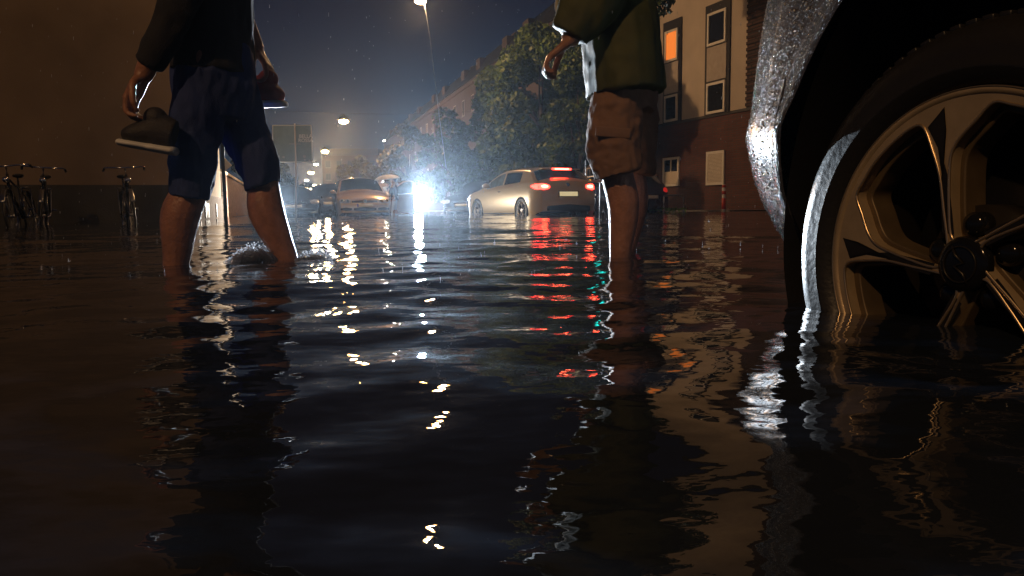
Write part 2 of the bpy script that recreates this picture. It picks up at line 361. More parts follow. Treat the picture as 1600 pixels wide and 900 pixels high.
# right corner building: cream render over a brick ground floor
BD = Vector((math.sin(R(-22.6)), math.cos(R(-22.6)), 0)); BN = Vector((-BD.y, BD.x, 0))   # facade runs away-left; outward normal faces the street
BN = -BN if BN.dot(Vector((-1, -.3, 0))) < 0 else BN
P0 = at(1167, 100, 27.6); P0.z = 0
def fac(px, Yhint=None):
    "facade point seen in pixel column px"
    d = at(px, 200, 1.0); d = Vector((d.x, d.y, 0)); # solve P0 + s BD = t d
    A = np.array([[BD.x, -d.x], [BD.y, -d.y]]); s, t_ = np.linalg.solve(A, [-P0.x, -P0.y]); return P0+BD*s, s
def zpix(px, py):
    p, s = fac(px); return at(px, py, p.y).z
def corner_building():
    r = empty('apartment_building', (0, 0, 0), label='cream rendered apartment building over a dark brick ground floor, one window glowing orange', cat='building')
    z_str = zpix(1165, 171); top = 14.5
    pe, se = fac(972)
    inn = -BN
    bm = bmesh.new(); slab(bm, P0, P0+BD*9.8, z_str, top, .5, inn); obj('rendered_wall', bm, M['stucco'], r)
    bm = bmesh.new(); slab(bm, P0-BD*8+inn*.03, P0+BD*9.8+inn*.03, -.3, z_str, .5, inn); obj('brick_wall', bm, M['brick'], r)
    # ribbed dark brick pier at the end of the render
    bm = bmesh.new(); slab(bm, P0-BD*8, P0-BD*.003, z_str+.002, top, .5, inn)
    for k in range(56):
        z = z_str+.1+k*.21
        if z < top-.1: slab(bm, P0-BD*8-inn*.05, P0-BD*.0-inn*.05, z, z+.11, .06, inn)
    obj('ribbed_pier', bm, M['brick_dark'], r)
    bm = bmesh.new(); slab(bm, P0+BD*9.8, P0+BD*9.8-BN*9, -.3, top, .4, -BD); obj('end_wall', bm, M['stucco'], r)
    bm = bmesh.new(); slab(bm, P0-BD*8-inn*.3, P0+BD*9.9-inn*.3, top, top+.35, 9, inn); obj('roof', bm, M['roof'], r)
    bm = bmesh.new(); slab(bm, P0-BD*8-inn*.03, P0+BD*9.8-inn*.03, z_str-.05, z_str+.045, .1, inn); obj('string_course', bm, M['darkframe'], r)
    # dark framed bays that rise through two storeys
    for (xa, xb, lit) in ((1037, 1065, True), (1102, 1140, False), (955, 983, False)):
        pa, sa = fac(xa); pb, sb = fac(xb); c0 = (pa+pb)/2; W_ = abs(sa-sb)
        zt = zpix(1065, 31) if xa != 1102 else zpix(1140, 1)
        zt = max(zt, 7.6); zb = z_str+.01; H_ = zt-zb
        bay = obj('window_bay', boxes(facade_box(Vector((c0.x, c0.y, (zb+zt)/2)), BD, BN, W_, H_, .06, .0)), M['darkframe'], r)
        wi = W_-.36
        if xa == 1102: z1, z2, z3 = zpix(1121, 70), zpix(1121, 126), zt-.3
        else: z1, z2, z3 = zpix(1050, 97), zpix(1050, 147), zt-.36
        window(bay, Vector((c0.x, c0.y, (z1+z3)/2)), BD, BN, wi, z3-z1-.04, M['whiteframe'], M['curtain'] if lit else M['pane'], .062, .09, False, name='upper_window')
        obj('panel', boxes(facade_box(Vector((c0.x, c0.y, (z2+z1)/2)), BD, BN, wi+.05, z1-z2-.06, .03, .062)), M['panel'], bay)
        window(bay, Vector((c0.x, c0.y, (zb+z2)/2)), BD, BN, wi, z2-zb-.1, M['whiteframe'], M['pane'], .062, .09, False, name='lower_window')
    for xa, xb, ya, yb, sh in ((1105, 1133, 236, 289, True), (1037, 1062, 246, 291, False)):
        pa, sa = fac(xa); pb, sb = fac(xb); c0 = (pa+pb)/2; W_ = abs(sa-sb); zt, zb = zpix((xa+xb)/2, ya), zpix((xa+xb)/2, yb)
        f = window(r, Vector((c0.x, c0.y, (zb+zt)/2)), BD, BN, W_, zt-zb, M['whiteframe'], M['pane'], -.02, .1, not sh, name='ground_floor_window')
        if sh:
            bm = bmesh.new()
            n_ = 22; hh = (zt-zb-.14)/n_
            for k in range(n_): box(bm, *facade_box(Vector((c0.x, c0.y, zb+.07+hh*(k+.5))), BD, BN, W_-.16, hh*.86, .02, .01))
            obj('roller_shutter', bm, M['shutter'], f)
        else:
            obj('half_blind', boxes(facade_box(Vector((c0.x, c0.y, zb+(zt-zb)*.3)), BD, BN, W_-.22, (zt-zb)*.42, .02, .012)), M['shutter'], f)
    return r
corner_building()

# the long terrace beyond it
def row_house(s0, s1, h, off, label, nw=4, nf=4):
    r = empty('terraced_house', (0, 0, 0), label=label, cat='building', group='terrace of brick houses along the street')
    a, b = street(off, s0), street(off, s1)
    bm = bmesh.new(); slab(bm, a, b, -.1, h, 9, SN); obj('wall', bm, M['brick_row'], r)
    bm = bmesh.new()     # mansard roof
    q = [street(off-.3, s0+.01), street(off-.3, s1-.01), street(off+9, s1-.01), street(off+9, s0+.01)]; q2 = [street(off+1.2, s0+.01), street(off+1.2, s1-.01), street(off+8, s1-.01), street(off+8, s0+.01)]
    lo = [bm.verts.new((p.x, p.y, h+.01)) for p in q]; hi = [bm.verts.new((p.x, p.y, h+2.2)) for p in q2]
    bm.faces.new(hi); bm.faces.new(lo[::-1])
    for i in range(4): bm.faces.new((lo[i], lo[(i+1) % 4], hi[(i+1) % 4], hi[i]))
    rf = obj('roof', bm, M['roof'], r)
    for k in range(2):
        p = street(off+1.0, s0+(s1-s0)*(.3+.4*k)); obj('dormer', boxes((Vector((p.x, p.y, h+1.1)), (1.5, 1.6, 1.5), Matrix.Rotation(R(16), 3, 'Z'))), M['brick_row'], rf)
    p = street(off+3, s0+.6); obj('chimney', boxes((Vector((p.x, p.y, h+2.7)), (.7, 1.4, 1.6), Matrix.Rotation(R(16), 3, 'Z'))), M['brick_row'], rf)
    bm = bmesh.new(); slab(bm, street(off-.12, s0), street(off-.12, s1), h-.45, h-.02, .13, SN); obj('cornice', bm, M['brick_row'], r)
    for i in range(nw):
        for j in range(nf):
            c = street(off, s0+(s1-s0)*(i+.5)/nw, 1.9+j*(h-1.2)/nf)
            window(r, c, SD, -SN, 1.15, 1.7, M['panel'], M['pane'], -.0, .09, True)
    return r
rowd = ['first terraced house past the corner, behind the large tree', 'second terraced house past the corner, dark mansard roof', 'third terraced brick house past the corner', 'fourth terraced brick house past the corner, far down the street', 'fifth terraced brick house past the corner, fading in haze', 'sixth and farthest terraced brick house of the row']
ss = [41, 57, 73, 91, 110, 132, 158]
for i in range(6): row_house(ss[i], ss[i+1]-.02, 13.6, 18.9, rowd[i], 4, 4)
def end_building():
    r = empty('apartment_block', (0, 0, 0), label='pale block closing the far end of the street beyond the beige hatchback', cat='building')
    a = at(505, 300, 175); b = at(592, 300, 175); a.z = b.z = 0
    bm = bmesh.new(); slab(bm, a, b, -.2, 12.5, 10, (0, 1)); obj('wall', bm, M['brick_dark'], r)
    d = (b-a).normalized(); n = Vector((0, -1, 0))
    bm = bmesh.new(); slab(bm, a+n*.3, b+n*.3, 12.5, 14, 9, (0, 1)); obj('roof', bm, M['roof'], r)
    for i in range(5):
        for j in range(4): window(r, a+d*(1.3+2.5*i)+Vector((0, 0, 2.2+2.8*j)), d, n, 1.2, 1.5, M['darkframe'], M['pane'], 0, .1)
end_building()

# left corner house: broad brown wall facing the crossing, its side running down the street
def left_building():
    r = empty('corner_house', (0, 0, 0), label='broad brown rendered corner house with a dark plinth behind the parked bicycles', cat='building')
    A = at(-420, 352, 11.6); B = at(297, 352, 14.2); A.z = B.z = 0
    d = (B-A).normalized(); n = Vector((d.y, -d.x, 0)); C_ = B+SD*7.2
    zt = at(150, 289, 13.6).z
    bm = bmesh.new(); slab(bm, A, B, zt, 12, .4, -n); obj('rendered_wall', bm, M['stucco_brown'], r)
    bm = bmesh.new(); slab(bm, A+n*.05, B+n*.05, -.3, zt, .5, -n); obj('plinth', bm, M['plinth'], r)
    zs = at(335, 301, 15.5).z
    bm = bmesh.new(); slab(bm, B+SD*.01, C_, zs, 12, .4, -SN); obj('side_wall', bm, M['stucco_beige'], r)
    bm = bmesh.new(); slab(bm, B+SD*.01, C_, -.3, zs, .42, -SN)
    for k in range(60): slab(bm, B+SD*(.02+k*.12)+SN*.02, B+SD*(.11+k*.12)+SN*.02, -.25, zs-.02, .02, -SN)
    obj('plank_cladding', bm, M['wood'], r)
    for k in (1.1, 1.5, 2.6, 2.9, 3.2, 5.2):
        obj('vent_slot', boxes(facade_box(B+SD*k+Vector((0, 0, .2)), SD, SN, .13, .33, .02, .022)), M['darkframe'], r)
    bm = bmesh.new(); tube(bm, [B+SD*1.4+SN*.09+Vector((0, 0, z)) for z in (zs, 6, 12)], .05); obj('downpipe', bm, M['darkmetal'], r)
    bm = bmesh.new(); slab(bm, A-n*1+Vector((0, 0, 0)), B-n*1, 12, 12.3, 7, -n); obj('roof', bm, M['roof'], r)
    for k, zc in ((2.6, 3.4), (5.2, 3.4)): window(r, B+SD*k+Vector((0, 0, zc)), SD, SN, 1.0, 1.7, M['whiteframe'], M['pane'], 0, .08)
    for xw in (3.0, 6.5): window(r, A+d*xw+Vector((0, 0, 6.6)), d, n, 1.2, 1.7, M['stucco_brown'], M['pane'], 0, .08)
    # low boundary wall further on
    g = empty('boundary_wall', (0, 0, 0), label='low reddish plank wall running on from the brown corner house', cat='wall')
    bm = bmesh.new(); slab(bm, C_+SD*.05, C_+SD*26, -.3, 1.25, .2, -SN)
    for k in range(80): slab(bm, C_+SD*(.1+k*.32)+SN*.02, C_+SD*(.34+k*.32)+SN*.02, -.25, 1.2, .02, -SN)
    obj('planks', bm, M['wood'], g)
    bm = bmesh.new(); slab(bm, C_+SD*.05+SN*.05, C_+SD*26+SN*.05, 1.252, 1.33, .3, -SN); obj('coping', bm, M['stucco_beige'], g)
left_building()

# ------------------------------------------------------------------ trees
def leaves(name, centers, rad, n, size, m, parent=None, seed=1, flat=.8, **k):
    rng = np.random.default_rng(seed); C = np.asarray(centers); rr = np.asarray(rad)
    pick = rng.choice(len(C), n, p=(rr**2)/np.sum(rr**2)); d = rng.normal(size=(n, 3)); d /= np.linalg.norm(d, axis=1)[:, None]
    p = C[pick]+d*(rr[pick]*(rng.uniform(.25, 1, n)**.45))[:, None]*np.array([1, 1, flat])
    u = rng.normal(size=(n, 3)); u /= np.linalg.norm(u, axis=1)[:, None]; v = np.cross(u, rng.normal(size=(n, 3))); v /= np.linalg.norm(v, axis=1)[:, None]
    s = (size*rng.uniform(.55, 1.35, n))[:, None]
    V = np.stack([p-u*s, p-v*s*.55+u*s*.05, p+u*s, p+v*s*.55+u*s*.05], 1)
    return link(name, soup(name, V, 4), m, parent, smooth=False, **k)
def tree(name, base, height, crown_r, crown_z0, label, cat='tree', nclump=30, nleaf=9000, leaf=.09, m='foliage', seed=3, group=None, squash=1.0, shift=(0, 0)):
    rng = random.Random(seed); r = empty(name, base, label=label, cat=cat, group=group)
    bm = bmesh.new(); top = height*.62; tr = .03*height**.9
    pts = [Vector((rng.uniform(-.1, .1)*k/3, rng.uniform(-.1, .1)*k/3, -.3+(top+.3)*k/5)) for k in range(6)]
    tube(bm, pts, [tr*(1.25-.16*k) for k in range(6)], 9); cs, rs_ = [], []
    for i in range(nclump):
        a = rng.uniform(0, 6.283); z = rng.uniform(crown_z0, height); f = (z-crown_z0)/(height-crown_z0)
        prof = (math.sin(math.pi*min(1, .18+.82*f))**.6)*squash; q = crown_r*prof*math.sqrt(rng.uniform(.05, 1))
        c = Vector((math.cos(a)*q+shift[0], math.sin(a)*q+shift[1], z)); cr = crown_r*rng.uniform(.2, .38); cs.append(tuple(c)); rs_.append(cr)
        if i % 3 == 0:
            st = pts[rng.choice((2, 3, 4))]; mid = (st+c)/2+Vector((0, 0, .1*height*rng.uniform(-.3, .6)))
            tube(bm, [st, mid, c], [tr*.4, tr*.22, tr*.07], 6)
    obj('trunk', bm, M['bark'], r, True)
    leaves('crown', cs, rs_, nleaf, leaf, M[m], r, seed)
    return r
GT = 'street trees along the right pavement'
p = at(842, 330, 33); tree('broadleaf_tree', (p.x, p.y, 0), 7.3, 2.6, 1.4, 'large leafy tree lit yellow green behind the cream coupe', nclump=44, nleaf=30000, leaf=.115, seed=5, group=GT)
p = at(905, 330, 31); tree('broadleaf_tree', (p.x, p.y, 0), 6.2, 2.0, 1.6, 'lower dark tree between the large tree and the man in the olive raincoat', nclump=30, nleaf=14000, leaf=.11, seed=9, group=GT)
p = at(780, 330, 47); tree('broadleaf_tree', (p.x, p.y, 0), 7.6, 2.5, 1.2, 'dim round tree left of the large tree, above the coupe roof', nclump=30, nleaf=10000, leaf=.14, seed=21, group=GT)
p = at(712, 330, 60); tree('broadleaf_tree', (p.x, p.y, 0), 7.4, 3.0, 1.0, 'dim tree in the haze right of the glaring headlight', nclump=30, nleaf=9000, leaf=.17, seed=12, m='foliage', group=GT)
p = at(640, 330, 62); tree('broadleaf_tree', (p.x, p.y, 0), 6.7, 2.0, 1.2, 'narrow yellowish tree rising just above the glaring headlight', nclump=26, nleaf=7000, leaf=.16, seed=14, m='foliage2', group=GT)
p = at(573, 330, 75); tree('broadleaf_tree', (p.x, p.y, 0), 5.2, 2.6, .6, 'low yellowish tree behind the roof of the beige hatchback', nclump=22, nleaf=6000, leaf=.17, seed=16, m='foliage2', group=GT)
p = at(985, 330, 25.5); tree('broadleaf_tree', (p.x, p.y, 0), 10.5, 2.3, 6.4, 'tall tree overhanging the street, trunk hidden behind the man in the olive raincoat', nclump=26, nleaf=9000, leaf=.11, seed=33, group=GT, shift=(-.5, 0))
for i, (px, Y, h, rr, lb) in enumerate(((442, 34, 1.6, 1.2, 'dark bush left of the sign post'), (474, 44, 1.5, 1.4, 'dark bush just right of the sign post'), (385, 38, 2.6, 1.6, 'dark bush above the low plank wall'))):
    p = at(px, 330, Y); tree('bush', (p.x, p.y, 0), h, rr, .2, lb, cat='bush', nclump=14, nleaf=3500, leaf=.09, m='hedge', seed=50+i, group='bushes along the left pavement')
p = at(436, 330, 70); tree('broadleaf_tree', (p.x, p.y, 0), 4.0, 2.2, .6, 'dark low tree beyond the large sign', nclump=20, nleaf=4000, leaf=.17, seed=61, m='hedge', group='dark trees on the left side')
p = at(520, 330, 172); tree('broadleaf_tree', (p.x, p.y, 0), 6.0, 5.0, .6, 'dark tree under the far row of street lamps', nclump=20, nleaf=4000, leaf=.2, seed=62, m='hedge', group='dark trees on the left side')

# ------------------------------------------------------------------ street lamps slung over the street
def lamp_light(parent, loc, W, colr, rad):
    l = bpy.data.lights.new('bulb_light', 'POINT'); l.energy = W; l.color = colr; l.shadow_soft_size = rad
    o = bpy.data.objects.new('bulb_light', l); col.objects.link(o); o.location = loc; o.parent = parent
def hanging_lamp(px, py, Y, W, label, colr=SODIUM, rad=.16, m='sodium', cable=True, loc=None):
    p = at(px, py, Y) if loc is None else Vector(loc); r = empty('street_lamp', p, label=label, cat='street lamp', group='hanging lamps down the middle of the street')
    bm = bmesh.new(); k = rad/.16
    tube(bm, [(0, 0, .08*k), (0, 0, .13*k), (0, 0, .22*k), (0, 0, .30*k)], [.3*k, .27*k, .13*k, .06*k], 20); obj('shade', bm, M['darkmetal'], r, True)
    bm = bmesh.new(); ball(bm, (0, 0, 0), (rad*1.25, rad*1.25, rad*.55), 20); obj('bulb', bm, M[m], r, True)
    bm = bmesh.new(); tube(bm, [(0, 0, .3*k), (0, 0, .62)], .012, 6)
    if cable: tube(bm, [SN*x+Vector((0, 0, .62+.0035*x*x)) for x in (-12, -8, -4, 0, 4, 8, 13)], .009, 5)
    obj('span_wire', bm, M['darkmetal'], r)
    if W: lamp_light(r, (0, 0, -.28*k), W, colr, rad*.7)
    return r
lamp1 = hanging_lamp(657, 2, 28, 1300, 'nearest hanging street lamp, glowing orange at the top edge above the street')
bm = bmesh.new(); tube(bm, [Vector((.1, 0, .2)), at(672, 60, 29)-lamp1.location, at(686, 180, 32)-lamp1.location, at(697, 262, 34)-lamp1.location], .012, 5); obj('stay_wire', bm, M['metal'], lamp1)
hanging_lamp(537, 190, 62, 5500, 'second hanging street lamp, large orange glow right of the sign', rad=.3)
hanging_lamp(508, 237, 96, 14000, 'third hanging street lamp, orange, just below and left of the second', rad=.34)
hanging_lamp(486, 270, 130, 12000, 'fourth hanging street lamp, small orange, beside the sign edge', rad=.36)
hanging_lamp(494, 257, 120, 1200, 'small whitish lamp between the third and fourth orange lamps', (1, .85, .6), .26, 'whitebulb', False)
hanging_lamp(479, 282, 150, 1200, 'lowest and farthest small white street lamp', (1, .85, .6), .26, 'whitebulb', False)
hanging_lamp(600, 220, 100, 300, 'tiny lone white lamp right of the orange lamps', (1, .85, .6), .12, 'whitebulb', False)
# added lamp to brighten the coupe rear, then the row going on behind the camera
hanging_lamp(0, 0, 0, 330, 'added hanging lamp over the crossing, just above the top of the picture', loc=(-.4, 12, 7.6))
hanging_lamp(0, 0, 0, 1300, 'hanging street lamp behind the camera, over the crossing', loc=(-4.5, -7.5, 8.2))

# ------------------------------------------------------------------ signs, bollards
def big_sign():
    b = at(462, 333, 20); r = empty('road_sign', (b.x, b.y, 0), label='large dark square sign with pale edge on a thin pole, left of the street lamps', cat='sign')
    L = lambda px, py, dy=0: at(px, py, 20+dy)-Vector((b.x, b.y, 0))
    bm = bmesh.new(); tube(bm, [L(460.5, 193, -.05), L(462.5, 260, -.05), Vector((0, 0, -.2))], [.02, .022, .026], 10); obj('post', bm, M['shutter'], r, True)
    q = [L(426, 196), L(486, 196), L(488, 253), L(427, 253)]
    bm = bmesh.new(); f0 = [bm.verts.new(v) for v in q]; f1 = [bm.verts.new(v+Vector((0, .025, 0))) for v in q]
    bm.faces.new(f0); bm.faces.new(f1[::-1])
    for i in range(4): bm.faces.new((f0[i], f1[i], f1[(i+1) % 4], f0[(i+1) % 4]))
    obj('panel', bm, M['sign_green'], r)
    bm = bmesh.new()
    for i in range(4): tube(bm, [q[i]+Vector((0, -.004, 0)), q[(i+1) % 4]+Vector((0, -.004, 0))], .011, 8)
    obj('edge_trim', bm, M['sign_white'], r, True)
    bm = bmesh.new(); tube(bm, [L(452, 225, -.02), L(470, 225, -.02)], .012, 6); obj('clamp', bm, M['metal'], r)
    bm = bmesh.new()
    for px, py, rr in ((435.5, 245, .03), (443, 245.5, .028), (475.5, 244.5, .036), (476, 249.5, .024), (483.5, 251, .022)): cyl(bm, L(px, py, -.012), rr, .012, 'Y', 14)
    obj('round_symbols', bm, M['metal'], r)
    for txt, py in (('BELLA', 213), ('ROSSA', 219.5)):
        c = bpy.data.curves.new('lettering', 'FONT'); c.body = txt; c.size = .125; c.extrude = .002; c.align_x = 'CENTER'; c.align_y = 'CENTER'; c.offset = .002
        o = bpy.data.objects.new('lettering', c); col.objects.link(o); o.location = L(477.5, py, -.01); o.rotation_euler = (R(90), 0, 0); o.parent = r; c.materials.append(M['sign_white'])
        dg = bpy.context.evaluated_depsgraph_get(); me = bpy.data.meshes.new_from_object(o.evaluated_get(dg)); mw = (o.location.copy(), o.rotation_euler.copy())
        bpy.data.objects.remove(o); o = link('lettering', me, None, r, smooth=False); o.location, o.rotation_euler = mw
big_sign()
def thin_sign():
    b = at(353, 345, 14.7); r = empty('sign_post', (b.x, b.y, 0), label='dark post with a small pointed sign seen between the legs of the man in blue', cat='sign')
    bm = bmesh.new(); tube(bm, [(0, 0, -.2), (0, 0, 1.6), (-.03, 0, 3.0)], .036, 12); obj('post', bm, M['darkmetal'], r, True)
    bm = bmesh.new(); z = at(353, 257, 14.7).z; vs = [bm.verts.new(v) for v in ((.04, -.02, z+.12), (.04, -.02, z-.12), (.17, -.02, z-.02), (.04, .0, z+.12), (.04, .0, z-.12), (.17, .0, z-.02))]
    bm.faces.new(vs[:3]); bm.faces.new(vs[3:][::-1])
    for i in range(3): bm.faces.new((vs[i], vs[3+i], vs[3+(i+1) % 3], vs[(i+1) % 3]))
    obj('panel', bm, M['sign_white'], r)
thin_sign()
def bollard(px, py_top, Y, rad, label, kind):
    b = at(px, 332, Y); h = at(px, py_top, Y).z; r = empty('bollard', (b.x, b.y, 0), label=label, cat='bollard')
    bm = bmesh.new(); tube(bm, [(0, 0, -.2), (0, 0, h-.04), (0, 0, h-.01), (0, 0, h)], [rad, rad, rad*.8, rad*.3], 14); obj('post', bm, M['white'] if kind == 'red' else M['chrome'], r, True)
    if kind == 'red':
        for z0, z1 in ((h-.10, h-.02), (h-.30, h-.2), (h-.75, h-.42)):
            bm = bmesh.new(); tube(bm, [(0, 0, z0), (0, 0, z1)], rad+.004, 14); obj('red_band', bm, M['red'], r, True)
    else:
        bm = bmesh.new(); tube(bm, [(0, 0, h-.12), (0, 0, h-.05)], rad+.006, 12); obj('collar', bm, M['darkmetal'], r, True)
    return r
bollard(1130.5, 288, 23.5, .055, 'slim red and white bollard under the shuttered window', 'red')
bollard(925.5, 293, 20.3, .03, 'taller shiny metal bollard just right of the cream coupe', 'm')
bollard(931, 303, 20.8, .025, 'shorter shiny metal bollard beside the shin of the man in the raincoat', 'm')
def hoop(px0, px1, pyt, Y, label):
    a, b_ = at(px0, 330, Y), at(px1, 330, Y+.5); h = at(px0, pyt, Y).z; r = empty('bike_stand', (a.x, a.y, 0), label=label, cat='bike stand')
    d = Vector((b_.x-a.x, b_.y-a.y, 0)); pts = [Vector((0, 0, -.15)), Vector((0, 0, h*.8)), d*.12+Vector((0, 0, h)), d*.88+Vector((0, 0, h)), d+Vector((0, 0, h*.8)), d+Vector((0, 0, -.15))]
    pp, rr = smooth_path(pts, [.025]*6, 5); bm = bmesh.new(); tube(bm, pp, rr, 8); link('hoop', bm_to(bm), M['metal'], r)
    bm = bmesh.new(); cyl(bm, (0, 0, .035), .07, .012, seg=14); cyl(bm, (d.x, d.y, .035), .07, .012, seg=14); obj('foot_plate', bm, M['metal'], r)
def bm_to(bm):
    me = bpy.data.meshes.new('m'); bm.normal_update(); bm.to_mesh(me); bm.free(); return me
hoop(1037, 1068, 306, 24, 'silver bent hoop bike stand in front of the half blinded window')
def barrier():
    b = at(905, 332, 23); r = empty('road_barrier', (b.x, b.y, 0), label='amber barrier board on posts behind the right tail lamp of the coupe', cat='barrier')
    z = at(915, 283, 23).z; w0 = 0; w1 = (940-905)/F*23
    bm = bmesh.new(); box(bm, (w1/2, 0, z), (w1, .05, .09)); obj('board', bm, M['wood'], r)
    bm = bmesh.new(); box(bm, (.17, -.04, z+.005), (.34, .03, .085), None, .01); obj('amber_strip', bm, M['amber'], r)
    bm = bmesh.new()
    for x, t in ((.2, at(915, 250, 23).z), (w1-.05, at(932, 255, 23).z)): tube(bm, [(x, .05, -.2), (x, .05, t)], .014, 8)
    obj('post', bm, M['metal'], r)
barrier()
def cross_sign():
    p = street(18.5, 36.0); q = at(937, 120, p.y); r = empty('shop_sign', q, label='teal lit sign whose light streaks the water beside the raincoat man, itself hidden behind him', cat='sign')
    bm = bmesh.new(); box(bm, (0, 0, 0), (.18, .1, 1.5), None, .02); obj('light_panel', bm, M['teal'], r)
    bm = bmesh.new(); box(bm, (0, .09, 0), (.4, .06, 1.8), None, .02); tube(bm, [(0, .12, .5), (2.5, .9, .5)], .03); obj('bracket', bm, M['darkmetal'], r)
cross_sign()
def sprig():
    p = at(1040, 326, 24.3); rng = np.random.default_rng(4); n = 160
    c = np.stack([rng.normal(p.x, .28, n), rng.normal(p.y, .15, n), rng.uniform(.03, .12, n)], -1)
    u = rng.normal(size=(n, 3)); u /= np.linalg.norm(u, axis=1)[:, None]; v = np.cross(u, rng.normal(size=(n, 3))); v /= np.linalg.norm(v, axis=1)[:, None]
    link('leaf_litter', soup('fallen_branch', np.stack([c-u*.06, c-v*.03, c+u*.06, c+v*.03], 1), 4), M['green'], smooth=False, kind='stuff')
sprig()
# ------------------------------------------------------------------ cars
from mathutils.bvhtree import BVHTree
class Shell:
    """car body as vertical slices; x forward, y left, z up, road at z = 0. top / belt are (x, z) profiles."""
    def __init__(s, L, W, top, belt, axles, r_arch, sill=.2, nx=150, plan=None, tumble=.36, deform=None, crown=.05, extra=(), arch_k=.98):
        xs = np.concatenate([L/2*np.sin(np.linspace(-math.pi/2, math.pi/2, nx)), extra, [a+r_arch*q for a in axles for q in (-1, -.985, -.95, -.9, .9, .95, .985, 1)], [a+(r_arch+.004)*q for a in axles for q in (-1, 1)]])
        s.xs = xs = np.unique(np.round(xs, 4)); tx, tz = zip(*top); bx, bz = zip(*belt)
        nl, nu_, nt_ = 16, 8, 9; rows = []
        for x in xs:
            zt = np.interp(x, tx, tz); zb = sill + .10*max(0, abs(x)-L/2+.25)/.25
            for a in axles:
                if abs(x-a) < r_arch: zb = max(zb, .31+math.sqrt(max(r_arch**2-(x-a)**2, 0))*arch_k)
            zb = min(zb, zt-.09)
            zB = min(np.interp(x, bx, bz), zt-.07); hu = zt-.06-zB; zB = max(zB, zb+.01)
            pw = plan(x) if plan else 1-.16*max(0, (abs(x)-L/2+.55)/.55)**2.6
            hw = lambda z: W/2*pw*(1-.05*((z-.55)/.5)**2)
            sec = [(hw(z), z) for z in np.linspace(zb, zB, nl)]; w0 = hw(zB)
            for k in range(1, nu_+1):
                z = zB+hu*k/nu_; sec.append((w0-(z-zB)*tumble-.012*min(1, hu*8)*min(1, k), z))
            w1, z1 = sec[-1]
            for k in range(1, nt_+1):
                a = k/nt_*math.pi/2; sec.append((w1*(1-(k/nt_)**1.0) if k < nt_ else 0, z1+(zt+crown-z1)*(1-(1-k/nt_)**2.4)))
            rows.append(sec)
        A = np.array(rows); s.nr = A.shape[1]; s.nl, s.nu = nl, nu_
        Lft = np.concatenate([np.repeat(xs[:, None, None], s.nr, 1), A], 2)      # x, y, z
        Rgt = Lft[:, ::-1][:, 1:] * np.array([1, -1, 1]); s.G = np.concatenate([Lft, Rgt], 1)
        if deform is not None: s.G = deform(s.G)
        s.V = s.G.reshape(-1, 3); s.nc = s.G.shape[1]; s.L, s.W = L, W
        n, c = s.G.shape[:2]; idx = np.arange(n*c).reshape(n, c); s.F = []
        s.cell = []
        for i in range(n-1):
            for j in range(c-1): s.F.append((idx[i, j], idx[i+1, j], idx[i+1, j+1], idx[i, j+1])); s.cell.append((i, j))
        s.caps = [tuple(idx[0, :]), tuple(idx[-1, ::-1])]
        s.bvh = BVHTree.FromPolygons([Vector(v) for v in s.V], s.F+s.caps)
    def part(s, name, sel, m, parent, caps=False, **k):
        fs = [f for f, cl in zip(s.F, s.cell) if sel(cl)] + (s.caps if caps else []); used = sorted({i for f in fs for i in f}); mp = {v: i for i, v in enumerate(used)}
        me = bpy.data.meshes.new(name); me.from_pydata([tuple(s.V[i]) for i in used], [], [tuple(mp[i] for i in f) for f in fs]); me.update()
        return link(name, me, m, parent, **k)
    def patch(s, name, side, u0, u1, v0, v1, m, parent, off=.006, n=(12, 6), p=3.0, thick=.02, skew=0, taper=0, taper0=0):
        "panel that follows the body. side: front / rear (u = y) or left / right (u = x); p is the roundness of its outline"
        o, d = {'front': (Vector((4, 0, 0)), Vector((-1, 0, 0))), 'rear': (Vector((-4, 0, 0)), Vector((1, 0, 0))), 'left': (Vector((0, 3, 0)), Vector((0, -1, 0))), 'right': (Vector((0, -3, 0)), Vector((0, 1, 0)))}[side]
        bm = bmesh.new(); R_, C_ = n; g = []
        for j in range(C_+1):
            row = []
            for i in range(R_+1):
                a, b = -1+2*i/R_, -1+2*j/C_
                q = (1-abs(b)**p)**(1/p)*.94+.06 if p < 20 else 1
                u = (u0+u1)/2+(u1-u0)/2*a*q; t = (a*q+1)/2
                v = (v0+v1)/2+(v1-v0)/2*b*(1-taper*t)*(1-taper0*(1-t))+skew*(t-.5)
                st = Vector((o.x, u, v)) if side in ('front', 'rear') else Vector((u, o.y, v))
                h = s.bvh.ray_cast(st, d)[0]
                if h is None: h = (row[-1].co+d*off if row else (Vector((s.L/2*(1 if side == 'front' else -1), u, v)) if side in ('front', 'rear') else Vector((u, s.W/2*(1 if side == 'left' else -1), v))))
                row.append(bm.verts.new(h-d*off))
            g.append(row)
        for j in range(C_):
            for i in range(R_): bm.faces.new((g[j][i], g[j][i+1], g[j+1][i+1], g[j+1][i]))
        bmesh.ops.recalc_face_normals(bm, faces=bm.faces)
        if sum((f.normal.dot(-d) for f in bm.faces)) < 0: bmesh.ops.reverse_faces(bm, faces=bm.faces)
        r = bmesh.ops.extrude_face_region(bm, geom=list(bm.faces)); 
        for v in r['geom']:
            if isinstance(v, bmesh.types.BMVert): v.co -= d*0
        for v in [v for v in bm.verts if v not in set(q for q in r['geom'] if isinstance(q, bmesh.types.BMVert))]: v.co += d*thick
        return obj(name, bm, m, parent, True)
